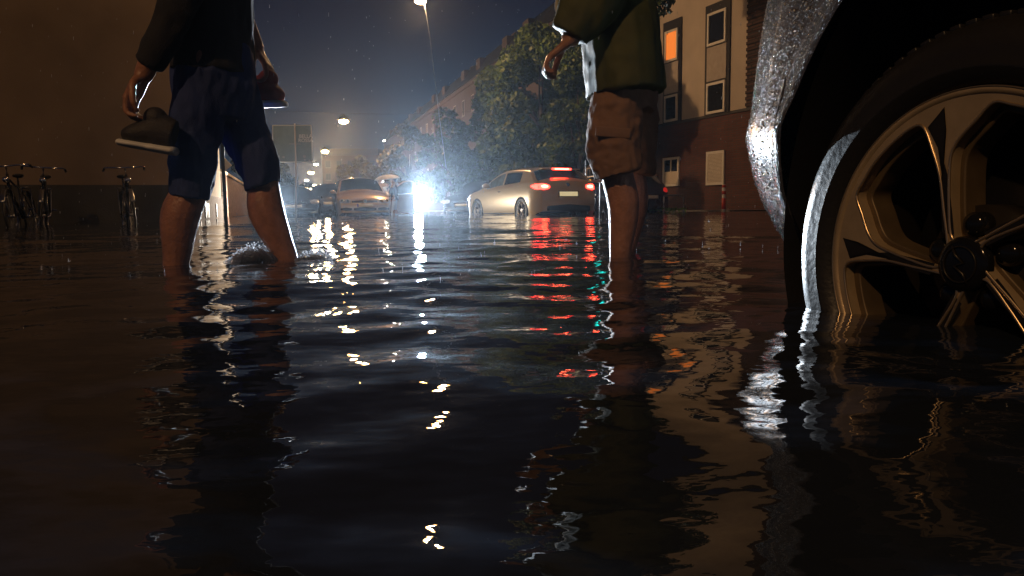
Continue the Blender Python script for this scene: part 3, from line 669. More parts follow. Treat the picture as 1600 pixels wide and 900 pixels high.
def small_wheel(parent, x, y, r, spokes=5, out=1, rimm='silver'):
    t = obj('wheel', lathe([(r*.66, -.01), (r*.72, .012), (r*.9, .012), (r*.98, -.01), (r, -.03), (r, -.17), (r*.95, -.19), (r*.62, -.19)], 40, out, (x, y, r)), M['rubber'], parent, True)
    bm = lathe([(.02, .0), (r*.16, .004), (r*.2, -.012), (r*.2, -.03)], 24, out, (x, y, r))
    for k in range(spokes):
        a = 6.283*k/spokes+.3
        for da in (-.16, .16):
            v0, v1 = Vector((math.cos(a)*r*.12, 0, math.sin(a)*r*.12)), Vector((math.cos(a+da)*r*.66, 0, math.sin(a+da)*r*.66))
            tube(bm, [Vector((x, y+out*-.012, r))+v0, Vector((x, y+out*-.006, r))+v1], [(.014, .012), (.02, .012)], 6)
    l2 = lathe([(r*.61, -.04), (r*.62, .0), (r*.66, .004), (r*.685, -.004), (r*.68, -.03)], 40, out, (x, y, r)); me = bm_to(l2); bm.from_mesh(me)
    obj('rim', bm, M[rimm], t, True)
    obj('brake_disc', lathe([(.02, -.06), (r*.45, -.06), (r*.45, -.075), (.02, -.075)], 24, out, (x, y, r)), M['darkmetal'], t, True)
    return t
def lathe(prof, seg, out=1, c=(0, 0, 0)):
    "spin (radius, outward) profile round the car's y axis"
    bm = bmesh.new(); rings = []
    for r, h in prof: rings.append([bm.verts.new((c[0]+r*math.cos(6.28318*k/seg), c[1]+out*h, c[2]+r*math.sin(6.28318*k/seg))) for k in range(seg)])
    for a, b in zip(rings, rings[1:]):
        for k in range(seg): bm.faces.new((a[k], a[(k+1) % seg], b[(k+1) % seg], b[k]))
    bmesh.ops.recalc_face_normals(bm, faces=bm.faces); return bm
def car_common(r, S, paint, axles, rw, glassx, ws, rw_, glass='carglass', mirror=True, door_open=False, plate=None):
    """body, glass, wheels. glassx = side glass x ranges, ws / rw_ = windscreen / rear window x ranges"""
    xs = S.xs; mid = lambda i: (xs[i]+xs[i+1])/2; nl, nu = S.nl, S.nu; last = S.nc-1
    def jj(j): return j if j < S.nr-1 else last-1-j
    def cls(c):
        i, j = c; x = mid(i); q = jj(j); left = j < S.nr-1
        if nl <= q < nl+nu-2:
            for k, (a, b) in enumerate(glassx):
                z = S.G[i, nl+(q-nl), 2]
                if a+(q-nl)*.0 < x < b: 
                    hu = S.G[i, nl+nu-1, 2]-S.G[i, nl-1, 2]
                    if hu > .13: return ('side_window', k, left)
        if q >= nl+nu:
            if ws[0] < x < ws[1]: return ('windscreen',)
            if rw_[0] < x < rw_[1]: return ('rear_window',)
        return ('body',)
    cl = {c: cls(c) for c in S.cell}
    b = S.part('body', lambda c: cl[c] == ('body',), paint, r, caps=True)
    for nm in ('windscreen', 'rear_window'): S.part(nm, lambda c: cl[c] == (nm,), M['carglass'] if nm == 'windscreen' else M['carglass'], r)
    for k in range(len(glassx)):
        for lf in (True, False): S.part('side_window', lambda c: cl[c] == ('side_window', k, lf), M['carglass_pale'] if (glass == 'pale' and k == 0) else M['carglass'], r)
    bm = bmesh.new(); box(bm, (0, 0, .52), (S.L-.5, S.W-.42, .5)); obj('underbody', bm, M['black'], r)
    for a in axles:
        for sd in (1, -1): small_wheel(r, a, sd*(S.W/2-.02), rw, 5, sd)
    if mirror:
        for sd in (1, -1):
            x = glassx[0][1]-.14; bm = bmesh.new(); z = np.interp(x, xs, S.G[:, nl-1, 2])+.10
            ball(bm, (x, sd*(S.W/2+.05), z), (.09, .11, .07), 14); tube(bm, [(x, sd*(S.W/2-.12), z-.05), (x, sd*(S.W/2+.04), z-.03)], .022, 8); obj('wing_mirror', bm, paint, r, True)
    for sd in ('left', 'right'):
        x = (glassx[0][0]+.12); S.patch('door_handle', sd, x-.08, x+.09, .80, .83, M['chrome'], r, .02, (8, 3), 4, .03)
    return b
def place(r, p, heading): r.location = (p.x, p.y, ROAD); r.rotation_euler = (0, 0, heading)

# --- cream coupe with its brake lights on
def coupe():
    r = empty('parked_car', label='cream coupe standing in the flood with its red brake lights on', cat='car')
    L, W = 4.25, 1.8
    top = [(-2.125, .66), (-2.10, .86), (-2.04, 1.0), (-1.95, 1.04), (-1.80, 1.13), (-1.62, 1.29), (-1.5, 1.345), (-1.2, 1.375), (-.6, 1.4), (-.1, 1.39), (.15, 1.345), (.5, 1.22), (.95, 1.0), (1.15, .95), (1.6, .88), (1.95, .78), (2.06, .68), (2.125, .5)]
    belt = [(-2.1, 1.02), (-1.6, 1.02), (-.9, .97), (.2, .91), (1.0, .86), (2.1, .8)]
    S = Shell(L, W, top, belt, (-1.3, 1.28), .36)
    car_common(r, S, M['cream'], (-1.3, 1.28), .325, [(-.22, .72), (-1.15, -.28)], (.16, .93), (-1.9, -1.56), glass='pale')
    S.part if False else None
    for sd in (1, -1):
        a, b = (.52, .86) if sd > 0 else (-.86, -.52)
        t = S.patch('tail_lamp', 'rear', a, b, .80, .985, M['brake'], r, .008, (14, 8), 2.6, .03, taper0=.35 if sd > 0 else 0, taper=.35 if sd < 0 else 0)
        S.patch('lamp_core', 'rear', a+(.05 if sd > 0 else .12), b-(.12 if sd > 0 else .05), .865, .935, M['brake_core'], t, .014, (10, 5), 2.6, .01)
        S.patch('tail_lamp', 'left' if sd > 0 else 'right', -2.05, -1.78, .85, .965, M['brake'], r, .008, (10, 6), 2.6, .02, taper=.5)
    bm = bmesh.new(); box(bm, (-1.66, 0, 1.335), (.26, 1.1, .035), None, .015); obj('spoiler', bm, M['cream'], r, True)
    bm = bmesh.new(); box(bm, (-1.80, 0, 1.335), (.03, .40, .03), None, .008); obj('third_brake_light', bm, M['brake_core'], r)
    bm = bmesh.new(); box(bm, (-1.795, 0, 1.335), (.02, .56, .045), None, .008); obj('brake_light_housing', bm, M['brake'], r)
    pl = S.patch('rear_plate', 'rear', -.26, .26, .66, .77, M['plate_lit'], r, .012, (6, 3), 30, .02)
    S.patch('plate_frame', 'rear', -.29, .29, .64, .79, M['black'], pl, .004, (6, 3), 30, .02)
    S.patch('bumper_diffuser', 'rear', -.62, .62, .24, .46, M['black'], r, .01, (14, 6), 5, .03)
    S.patch('badge', 'rear', -.05, .05, .90, .99, M['chrome'], r, .012, (8, 8), 2.1, .01)
    bm = bmesh.new(); tube(bm, [(-1.3, 0, 1.42), (-1.5, 0, 1.56)], .006, 6); obj('aerial', bm, M['black'], r)
    h = S.patch('headlight', 'left', 1.72, 2.0, .58, .70, M['lamplens'], r, .01, (10, 5), 2.6, .02)
    for sd in ('left', 'right'): S.patch('side_sill', sd, -.9, .9, .22, .27, M['black'], r, .012, (16, 3), 8, .02)
    p = at(824, 330, 20.9); place(r, p, R(90+27.5)); return r
coupe()

# --- beige hatchback facing us, driver's door open
def hatchback():
    r = empty('parked_car', label='beige hatchback facing the camera with its driver door open', cat='car')
    L, W = 4.2, 1.76
    top = [(-2.1, .6), (-2.05, .95), (-1.98, 1.1), (-1.75, 1.38), (-1.6, 1.44), (-1.2, 1.475), (-.4, 1.485), (.05, 1.46), (.3, 1.39), (.95, 1.03), (1.1, .985), (1.6, .9), (1.86, .82), (2.0, .72), (2.06, .6), (2.1, .45)]
    belt = [(-2.1, 1.0), (-.9, .96), (.2, .92), (1.0, .89), (2.1, .8)]
    S = Shell(L, W, top, belt, (-1.25, 1.3), .36)
    car_common(r, S, M['gold'], (-1.25, 1.3), .32, [(-.12, .78), (-1.0, -.2)], (.12, .93), (-1.99, -1.72))
    for sd in (1, -1):
        a, b = (.45, .82) if sd > 0 else (-.82, -.45)
        hl = S.patch('headlight', 'front', a, b, .60, .75, M['lamplens'], r, .01, (14, 8), 2.5, .03)
        for u in (.55, .72): S.patch('reflector', 'front', sd*u-.05, sd*u+.05, .625, .725, M['chrome'], hl, .014, (8, 8), 2.1, .01)
        S.patch('lower_intake', 'front', *((.42, .78) if sd > 0 else (-.78, -.42)), .36, .47, M['black'], r, .012, (10, 5), 6, .02)
    S.patch('grille', 'front', -.42, .42, .61, .70, M['black'], r, .010, (14, 5), 5, .02)
    S.patch('badge', 'front', -.06, .06, .61, .73, M['chrome'], r, .02, (10, 8), 2.1, .01)
    S.patch('lower_grille', 'front', -.36, .36, .35, .47, M['black'], r, .012, (12, 5), 6, .02)
    bs = S.patch('bumper', 'front', -.84, .84, .33, .57, M['silver'], r, .006, (26, 6), 10, .02)
    pl = S.patch('front_plate', 'front', -.26, .26, .49, .585, M['plate'], r, .02, (6, 3), 30, .015)
    S.patch('country_band', 'front', -.26, -.21, .49, .585, M['plate_blue'], pl, .022, (3, 3), 30, .01)
    for y in (-.3, .3):
        bm = bmesh.new(); tube(bm, [(1.02, y-.25, 1.03), (.98, y+.3, 1.07)], .008, 6); obj('wiper', bm, M['black'], r)
    # open door on the car's left: hinged at the windscreen foot, swung out
    d = empty('t', (0, 0, 0)); bpy.data.objects.remove(d)
    hx, hy = .93, W/2; th = R(62); dx, dy = -math.cos(th), math.sin(th); bm = bmesh.new()
    D = lambda u, z, o=0: Vector((hx+dx*u+dy*o, hy+dy*u-dx*o, z))
    def prism(bm, pts, t=.05):
        a = [bm.verts.new(D(u, z, 0)) for u, z in pts]; b = [bm.verts.new(D(u, z, t)) for u, z in pts]; bm.faces.new(a[::-1]); bm.faces.new(b)
        for i in range(len(pts)): bm.faces.new((a[i], a[(i+1) % len(pts)], b[(i+1) % len(pts)], b[i]))
    prism(bm, [(0, .3), (1.05, .3), (1.1, .6), (1.08, .93), (0, .91)]); door = obj('door', bm, M['gold'], r)
    bm = bmesh.new(); tube(bm, [D(0, .91, .03), D(.2, 1.06, .03), D(.62, 1.33, .05), D(.85, 1.38, .06), D(1.06, 1.36, .06), D(1.1, 1.2, .05), D(1.08, .93, .03)], .022, 8); obj('window_frame', bm, M['gold'], door, True)
    bm = bmesh.new(); prism(bm, [(.06, .95), (.22, 1.06), (.62, 1.31), (.85, 1.36), (1.04, 1.34), (1.07, 1.2), (1.05, .95)], .006); obj('door_glass', bm, M['carglass_pale'], door)
    bm = bmesh.new(); ball(bm, D(.25, 1.0, -.1), (.08, .1, .07), 12); obj('door_mirror', bm, M['gold'], door, True)
    p = at(562, 330, 27.2); place(r, p, R(-90+16)); return r
hatchback()

def simple_car(label, paint, p, heading, lit=None, L=4.3, W=1.78, tall=1.46, group=None):
    r = empty('parked_car', label=label, cat='car', group=group); k = tall/1.46; h = L/2
    top = [(-h, .6), (-h+.05, .95*k), (-h+.14, 1.08*k), (-h+.38, 1.36*k), (-h+.55, 1.42*k), (-.8, 1.45*k), (-.3, 1.46*k), (.1, 1.43*k), (.35, 1.36*k), (1.0, 1.0*k), (1.15, .96*k), (1.65, .88*k), (h-.2, .78), (h-.08, .68), (h, .48)]
    belt = [(-h, 1.0*k), (-.9, .95*k), (.2, .91*k), (1.0, .87*k), (h, .8)]
    S = Shell(L, W, top, belt, (-h+.82, h-.82), .36, nx=90)
    car_common(r, S, paint, (-h+.82, h-.82), .32, [(-.12, .80), (-1.1, -.2)], (.14, .97), (-h+.12, -h+.36))
    for sd in (1, -1):
        a, b = (.5, .8) if sd > 0 else (-.8, -.5)
        on = lit == 'glare' and sd > 0
        hl = S.patch('headlight', 'front', a, b, .58, .74, M['lamplens'], r, .01, (12, 6), 2.4, .03)
        if on:
            bm = bmesh.new(); ball(bm, (h-.02, .66, .66), (.06, .22, .2), 24); obj('headlight_beam_lamp', bm, M['headlight'], hl, True)
        t = S.patch('tail_lamp', 'rear', *((.55, .82) if sd > 0 else (-.82, -.55)), .82*k, .98*k, M['redlens'], r, .008, (10, 6), 2.6, .02)
    S.patch('grille', 'front', -.42, .42, .58, .68, M['black'], r, .010, (12, 4), 5, .02)
    S.patch('lower_grille', 'front', -.7, .7, .34, .46, M['black'], r, .010, (14, 4), 6, .02)
    S.patch('front_plate', 'front', -.26, .26, .48, .57, M['plate'], r, .014, (6, 3), 30, .015)
    S.patch('rear_plate', 'rear', -.26, .26, .62, .73, M['plate'], r, .014, (6, 3), 30, .015)
    place(r, p, heading); return r
# the car with the glaring headlight: its other lamp stands behind the people with the umbrellas
GL = at(652, 308, 31.5)
hd = math.atan2(-GL.y, -GL.x)+R(4)                 # roughly nose-on to us
fx, fy = math.cos(hd), math.sin(hd); cx = GL.x-(fx*2.13-fy*.66); cy = GL.y-(fy*2.13+fx*.66)
glare_car = simple_car('dark car facing us with one blinding white headlight, centre of the street', M['charcoal'], Vector((cx, cy, 0)), hd, 'glare')
sp = bpy.data.lights.new('headlight_beam', 'SPOT'); sp.energy = 50000; sp.color = COOL; sp.spot_size = R(34); sp.spot_blend = 1.0; sp.shadow_soft_size = .14
so = bpy.data.objects.new('headlight_beam', sp); col.objects.link(so); so.location = GL+Vector((fx, fy, 0))*.25
so.rotation_euler = (Vector((.6, .9, .3))-so.location).to_track_quat('-Z', 'Y').to_euler()
sp2 = bpy.data.lights.new('headlight_spill', 'SPOT'); sp2.energy = 7000; sp2.color = (.9, .93, 1); sp2.spot_size = R(128); sp2.spot_blend = .6; sp2.shadow_soft_size = .14
so2 = bpy.data.objects.new('headlight_spill', sp2); col.objects.link(so2); so2.location = so.location; so2.rotation_euler = so.rotation_euler
LC = at(424, 319, 24.0); hd2 = math.atan2(1.45-LC.y, .5-LC.x)
fx, fy = math.cos(hd2), math.sin(hd2)
simple_car('added dark car facing us by the plank wall, just right of the striding shin', M['charcoal'], Vector((LC.x-(fx*2.13+fy*.66), LC.y-(fy*2.13-fx*.66), 0)), hd2, tall=1.2)  # car added as a body for the beam and spill below
def beam(name, loc, tgt, W, c, size, blend, rad):
    l = bpy.data.lights.new(name, 'SPOT'); l.energy = W; l.color = c; l.spot_size = R(size); l.spot_blend = blend; l.shadow_soft_size = rad
    o = bpy.data.objects.new(name, l); col.objects.link(o); o.location = loc; o.rotation_euler = (Vector(tgt)-Vector(loc)).to_track_quat('-Z', 'Y').to_euler()
beam('added_side_beam', LC+Vector((fx, fy, 0))*.1, (.5, 1.5, .3), 16000, COOL, 6.6, .6, .05)  # added beam that whitens the near bumper and tyre edge
beam('added_side_spill', LC+Vector((fx, fy, 0))*.1, (-4.5, 12, .6), 1000, (1, .9, .75), 150, .5, .06)  # added wide spill that brightens the beige side wall
p = at(757, 330, 31); simple_car('dark hatchback half hidden behind the bonnet of the cream coupe', M['charcoal'], p, R(-90-22), tall=1.5)
p = at(512, 330, 33); simple_car('dark parked car with red tail lamps close behind the beige hatchback', M['charcoal'], p, R(90+16))
p = at(476, 330, 41); simple_car('pale parked car right of the sign post, half lost behind a bush', M['silver'], p, R(90+30))
p = at(940, 330, 25.4); simple_car('dark blue car behind the raincoat man and the barrier', M['navy'], p, R(90+40))
# ------------------------------------------------------------------ the near car
def near_car():
    r = empty('parked_car', label='near black car covered in rain drops, its bronze alloy wheel filling the right edge', cat='car')
    L, W = 4.3, 1.80; ax = (-1.30, 1.30); h = L/2
    top = [(-h, .62), (-h+.05, .95), (-h+.14, 1.1), (-h+.38, 1.38), (-.8, 1.47), (-.3, 1.48), (.1, 1.45), (.4, 1.36), (1.05, 1.03), (1.2, 1.0), (1.6, .95), (1.85, .88), (2.0, .80), (2.1, .66), (h, .50)]
    belt = [(-h, 1.0), (-.9, .97), (.2, .94), (1.0, .90), (1.5, .86), (h, .74)]
    def plan(x):
        if x > 1.3+.30: t = (x-1.60)/(h-1.60); return 1-.5*t**2.5
        if x < -1.7: t = (-x-1.7)/(h-1.7); return 1-.2*t**2.2
        return 1
    def deform(G):
        G = G.copy(); x, y, z = G[..., 0], G[..., 1], G[..., 2]; f = np.clip((x-1.3)/.35, 0, 1)
        # the bumper corner tucks in below, bulges at knee height and leans back above
        low = np.clip((.45-z)/.22, 0, 1); hi = np.clip((z-.52)/.45, 0, 1)
        sc_ = 1-f*(.09*low**1.5+.05*hi**1.4); y *= sc_; x -= np.clip(x-1.62, 0, 1)*(.30*low**1.4+.10*hi**1.3)
        # crease line running through the bumper
        y += np.sign(y)*.012*f*np.exp(-((z-.50)/.035)**2); 
        # flared arch lip
        d = np.hypot(x-1.30, (z-.31)/1.24); y += np.sign(y)*(np.abs(y) > .6)*.016*np.exp(-((d-.37)/.03)**2)
        return G
    S = Shell(L, W, top, belt, ax, .362, nx=170, plan=plan, deform=deform, extra=np.linspace(1.6, 2.14, 60), sill=.17, arch_k=1.24)
    paint = wetmat('wet_black_paint', (.17, .175, .185), .22, .6, 310, .47, .00045)
    car_common(r, S, paint, (-1.30,), .325, [(-.12, .80), (-1.1, -.2)], (.14, .97), (-h+.12, -h+.36))
    for sd in (1, -1):
        S.patch('headlight', 'front', *((.42, .74) if sd > 0 else (-.74, -.42)), .68, .80, M['lamplens'], r, .01, (14, 8), 2.5, .03)
        S.patch('tail_lamp', 'rear', *((.52, .85) if sd > 0 else (-.85, -.52)), .85, 1.0, M['redlens'], r, .01, (10, 6), 2.5, .02)
        # arch liner: the black inside of the wheel well
        bm = bmesh.new(); rings = []
        for k in range(49):
            a = math.pi*(-.12+1.24*k/48); c, s = math.cos(a)*.36, math.sin(a)*.36*(1.24 if a > 0 else 1)
            rings.append([bm.verts.new((1.3+c, sd*yy, .31+s)) for yy in (.893, .885, .62)])
        for a_, b_ in zip(rings, rings[1:]):
            for q in range(2): bm.faces.new((a_[q], a_[q+1], b_[q+1], b_[q]))
        cen = bm.verts.new((1.3, sd*.61, .31))
        for a_, b_ in zip(rings, rings[1:]): bm.faces.new((a_[2], b_[2], cen))
        obj('wheel_arch_liner', bm, M['black'], r, True)
    # bumper shut line and lower lip
    bm = bmesh.new(); pts = []
    for k in range(14):
        z = .60+.02*k; hh = S.bvh.ray_cast(Vector((1.50-.012*k*.5, 3, z)), Vector((0, -1, 0)))[0]
        if hh: pts.append(hh+Vector((0, .0005, 0)))
    if len(pts) > 3: tube(bm, pts, .0022, 6); obj('shut_line', bm, M['gloss'], r)
    small_wheel(r, 1.30, -.88, .325, 5, -1)
    # ---- the wheel that fills the picture; plan: x = backwards, y = up, z = out of the car
    u = .228/278
    wroot = obj('wheel', bmesh.new(), M['rubber'], r); 
    T = Matrix(((-1, 0, 0, 1.30), (0, 0, 1, .885), (0, 1, 0, .292), (0, 0, 0, 1)))
    def put(name, bm_or_me, m, parent, smooth=True):
        me = bm_to(bm_or_me) if isinstance(bm_or_me, bmesh.types.BMesh) else bm_or_me
        me.transform(T); return link(name, me, m, parent, smooth)
    def spin(prof, seg=120):
        bm = bmesh.new(); rings = []
        for rr, z in prof: rings.append([bm.verts.new((rr*math.cos(6.28318*k/seg), rr*math.sin(6.28318*k/seg), z)) for k in range(seg)])
        for a, b in zip(rings, rings[1:]):
            for k in range(seg): bm.faces.new((a[k], b[k], b[(k+1) % seg], a[(k+1) % seg]))
        return bm
    P = spin([(.225, -.016), (.229, -.004), (.236, .006), (.25, .0115), (.252, .0125), (.254, .0115), (.272, .012), (.290, .006), (.303, -.004), (.312, -.018), (.317, -.032), (.3175, -.05), (.312, -.053), (.312, -.059), (.3185, -.062), (.319, -.1), (.312, -.103), (.312, -.11), (.319, -.113), (.318, -.15), (.312, -.153), (.312, -.159), (.316, -.162), (.31, -.185), (.29, -.2), (.23, -.2)])
    for v in P.verts: pass
    me = bm_to(P); me.transform(T); wroot.data = me; me.materials.append(M['rubber']); me.polygons.foreach_set('use_smooth', [True]*len(me.polygons))
    # raised ring of tread blocks at the shoulder
    bm = bmesh.new()
    for k in range(84):
        a = 6.28318*k/84; rot = Matrix.Rotation(a, 3, 'Z'); box(bm, rot @ Vector((.3165, 0, -.036)), (.008, .017, .024), rot, .002)
    put('tread_blocks', bm, M['rubber'], wroot)
    # openings between the spokes (photo pixels measured from the hub, for the bolt at the top)
    key = [(38, 258), (8, 232), (-22, 204), (-36, 176), (-37, 130), (-34, 80), (-31, 52), (-26, 36), (-14, 27), (2, 25), (16, 29), (34, 38), (70, 58), (125, 88), (165, 120), (196, 150), (194, 172), (160, 205), (112, 236), (70, 251)]
    def loop2d(scale=1.0, n=4):
        c = Vector((sum(p[0] for p in key)/len(key), sum(p[1] for p in key)/len(key)))
        ps = [Vector(p).to_3d()*u for p in key]; c3 = c.to_3d()*u; ps = [c3+(p-c3)*scale for p in ps]
        out = []
        N_ = len(ps)
        for i in range(N_):
            a, b, c_, d = ps[i-1], ps[i], ps[(i+1) % N_], ps[(i+2) % N_]
            for k in range(n):
                t = k/n; out.append(.5*((2*b)+(c_-a)*t+(2*a-5*b+4*c_-d)*t*t+(3*b-a-3*c_+d)*t**3))
        return out
    def plate(R0, scale, z, ext, bev, rin=0):
        cu = bpy.data.curves.new('t', 'CURVE'); cu.dimensions = '2D'; cu.fill_mode = 'BOTH'; cu.extrude = ext; cu.bevel_depth = bev; cu.bevel_resolution = 3
        def spl(pts):
            s = cu.splines.new('POLY'); s.points.add(len(pts)-1); s.use_cyclic_u = True
            for q, p_ in zip(s.points, pts): q.co = (p_.x, p_.y, 0, 1)
        spl([Vector((math.cos(6.28318*k/180)*R0, math.sin(6.28318*k/180)*R0, 0)) for k in range(180)])
        for k in range(5): spl([Matrix.Rotation(R(72*k), 3, 'Z') @ q for q in loop2d(scale)])
        o = bpy.data.objects.new('t', cu); col.objects.link(o); dg = bpy.context.evaluated_depsgraph_get(); me = bpy.data.meshes.new_from_object(o.evaluated_get(dg)); bpy.data.objects.remove(o)
        me.transform(Matrix.Translation((0, 0, z))); me.materials.clear(); return me
    hubv = Vector((1.30, .885, .292)); wroot.matrix_local = Matrix.Translation(hubv) @ Matrix.Rotation(R(4.5), 4, 'Z') @ Matrix.Scale(.975, 4) @ Matrix.Translation(-hubv)
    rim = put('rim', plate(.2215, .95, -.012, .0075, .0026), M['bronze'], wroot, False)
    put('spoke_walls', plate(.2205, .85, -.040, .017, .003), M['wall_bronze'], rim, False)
    bm = bmesh.new(); lp = loop2d(.935)
    for k in range(5):
        pp = [Matrix.Rotation(R(72*k), 3, 'Z') @ q + Vector((0, 0, -.0018)) for q in lp]; pp.append(pp[0]); tube(bm, pp, .0021, 8, caps=False, up=Vector((0, 0, 1)))
    put('spoke_edge', bm, M['bronze_edge'], rim)
    put('rim_lip', spin([(.214, -.02), (.217, -.004), (.2205, .0005), (.2255, .0015), (.229, -.002), (.230, -.01)]), M['bronze'], rim)
    put('rim_lip_edge', spin([(.2262, .0008), (.2274, .0028), (.2286, .0008), (.228, -.001)]), M['bronze_edge'], rim)
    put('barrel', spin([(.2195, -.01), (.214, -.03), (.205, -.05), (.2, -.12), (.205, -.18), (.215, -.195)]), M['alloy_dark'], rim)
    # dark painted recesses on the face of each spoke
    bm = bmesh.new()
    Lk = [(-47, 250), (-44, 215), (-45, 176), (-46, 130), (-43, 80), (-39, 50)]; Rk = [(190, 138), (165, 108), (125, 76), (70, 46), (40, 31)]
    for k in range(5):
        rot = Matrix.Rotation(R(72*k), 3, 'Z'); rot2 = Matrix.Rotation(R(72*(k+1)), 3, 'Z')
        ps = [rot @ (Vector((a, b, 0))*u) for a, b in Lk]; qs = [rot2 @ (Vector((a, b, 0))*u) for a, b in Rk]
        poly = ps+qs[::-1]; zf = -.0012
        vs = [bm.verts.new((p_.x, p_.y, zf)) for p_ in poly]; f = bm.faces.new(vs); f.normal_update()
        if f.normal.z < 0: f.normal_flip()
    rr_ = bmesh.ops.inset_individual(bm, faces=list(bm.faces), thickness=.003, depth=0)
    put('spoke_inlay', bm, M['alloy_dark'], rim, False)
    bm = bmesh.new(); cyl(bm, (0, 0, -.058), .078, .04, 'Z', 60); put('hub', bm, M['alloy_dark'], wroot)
    for k in range(5):
        a = R(90+72*k); c = Vector((math.cos(a), math.sin(a), 0))*.052
        bm = bmesh.new(); cyl(bm, c+Vector((0, 0, -.034)), .0165, .03, 'Z', 28); ball(bm, c+Vector((0, 0, -.02)), (.0165, .0165, .010), 28); put('wheel_bolt_cap', bm, M['gloss'], rim)
    bm = spin([(.0001, .0045), (.012, .0043), (.026, .0034), (.0345, .0012), (.037, -.003), (.037, -.012)], 64); hc = put('hub_cap', bm, M['gloss'], rim)
    bm = bmesh.new()
    tube(bm, [Vector((math.cos(6.28318*k/40)*.0235, math.sin(6.28318*k/40)*.0235, .0045)) for k in range(41)], .0012, 8, caps=False)
    tube(bm, [(-.012, .0245, .0048), (-.0065, .0125, .0055), (.0065, .002, .006), (-.0065, -.002, .006), (.0065, -.0125, .0055), (.012, -.0245, .0048)], [.0006, .0019, .0017, .0017, .0019, .0006], 8)
    put('emblem', bm, M['alloy_dark'], hc)
    bm = spin([(.03, -.088), (.146, -.088), (.148, -.091), (.148, -.108), (.03, -.11)]); put('brake_disc', bm, M['darkmetal'], wroot)
    bm = bmesh.new(); box(bm, (.115, .06, -.085), (.07, .13, .05), Matrix.Rotation(R(28), 3, 'Z'), .01); put('brake_caliper', bm, M['darkmetal'], wroot)
    o = WH+SN*.885-SD*1.30; r.location = (o.x, o.y, ROAD); r.rotation_euler = (0, 0, math.atan2(SD.y, SD.x))
    # loose rain drops standing on the wing and bumper
    rng = np.random.default_rng(8); bm = bmesh.new(); cnt = 0
    while cnt < 3600:
        x, z = rng.uniform(1.45, 2.1), rng.uniform(.26, .92)
        if math.hypot(x-1.3, (z-.31)/1.24) < .375: continue
        hit = S.bvh.ray_cast(Vector((x, 3, z)), Vector((0, -1, 0)))
        if hit[0] is None: continue
        q = hit[1].to_track_quat('Z', 'Y').to_matrix(); s_ = .0010+.0024*rng.random()**3
        g = bmesh.ops.create_icosphere(bm, subdivisions=1, radius=1)
        for v in g['verts']: v.co = q @ Vector((v.co.x*s_, v.co.y*s_*rng.uniform(.9, 1.2), v.co.z*s_*.6))+hit[0]
        cnt += 1
    obj('rain_drops', bm, M['drop'], r, True, kind='stuff')
near_car()

# ------------------------------------------------------------------ people
UPY = Vector((0, 1, 0))
def fold(amp, fx_, fy_, fz_, seed=0, fine=.3):
    def f(co, no):
        d = np.array([noise.noise(Vector((c[0]*fx_+seed, c[1]*fy_, c[2]*fz_)))+fine*noise.noise(Vector((c[0]*fx_*3+seed, c[1]*fy_*3, c[2]*fz_*3))) for c in co])
        d = np.sign(d)*np.abs(d)**.8
        return co+no*(d*amp)[:, None]
    return f
def limb(bm, pts, rads, seg=14, up=UPY):
    p, r = smooth_path(pts, rads, 5); tube(bm, p, r, seg, True, up)
def hand(bm, wrist, d, palm_n, side, curl=.6, s=1.0):
    "palm plus four bent fingers and a thumb leaving its side; d = direction of the hand, palm_n = where the palm faces"
    d = d.normalized(); n = (palm_n-d*palm_n.dot(d)).normalized(); t = d.cross(n)*side
    pc = wrist+d*.045*s
    for k in range(4): limb(bm, [wrist+t*(.012-.008*k)*s, pc+t*(.030-.020*k)*s, wrist+d*.088*s+t*(.031-.0205*k)*s], [.017*s, .0125*s, .0105*s], 8)
    ln = (.072, .080, .075, .058)
    for k in range(4):
        b = wrist+d*.088*s+t*(.032-.0215*k)*s; a0 = curl*.6; a1 = curl*1.5; a2 = curl*2.3; L_ = ln[k]*s
        q1 = b+(d*math.cos(a0)+n*math.sin(a0))*L_*.45; q2 = q1+(d*math.cos(a1)+n*math.sin(a1))*L_*.32; q3 = q2+(d*math.cos(a2)+n*math.sin(a2))*L_*.25
        limb(bm, [b-d*.01, q1, q2, q3], [.0098*s, .009*s, .0082*s, .0066*s], 8)
    tb = wrist+d*.022*s+t*.024*s; limb(bm, [tb, tb+(d*.6+t*.75+n*.3)*.034*s, tb+(d*.9+t*.55+n*.55)*.064*s, tb+(d+t*.25+n*.7)*.082*s], [.0145*s, .012*s, .0105*s, .008*s], 8)
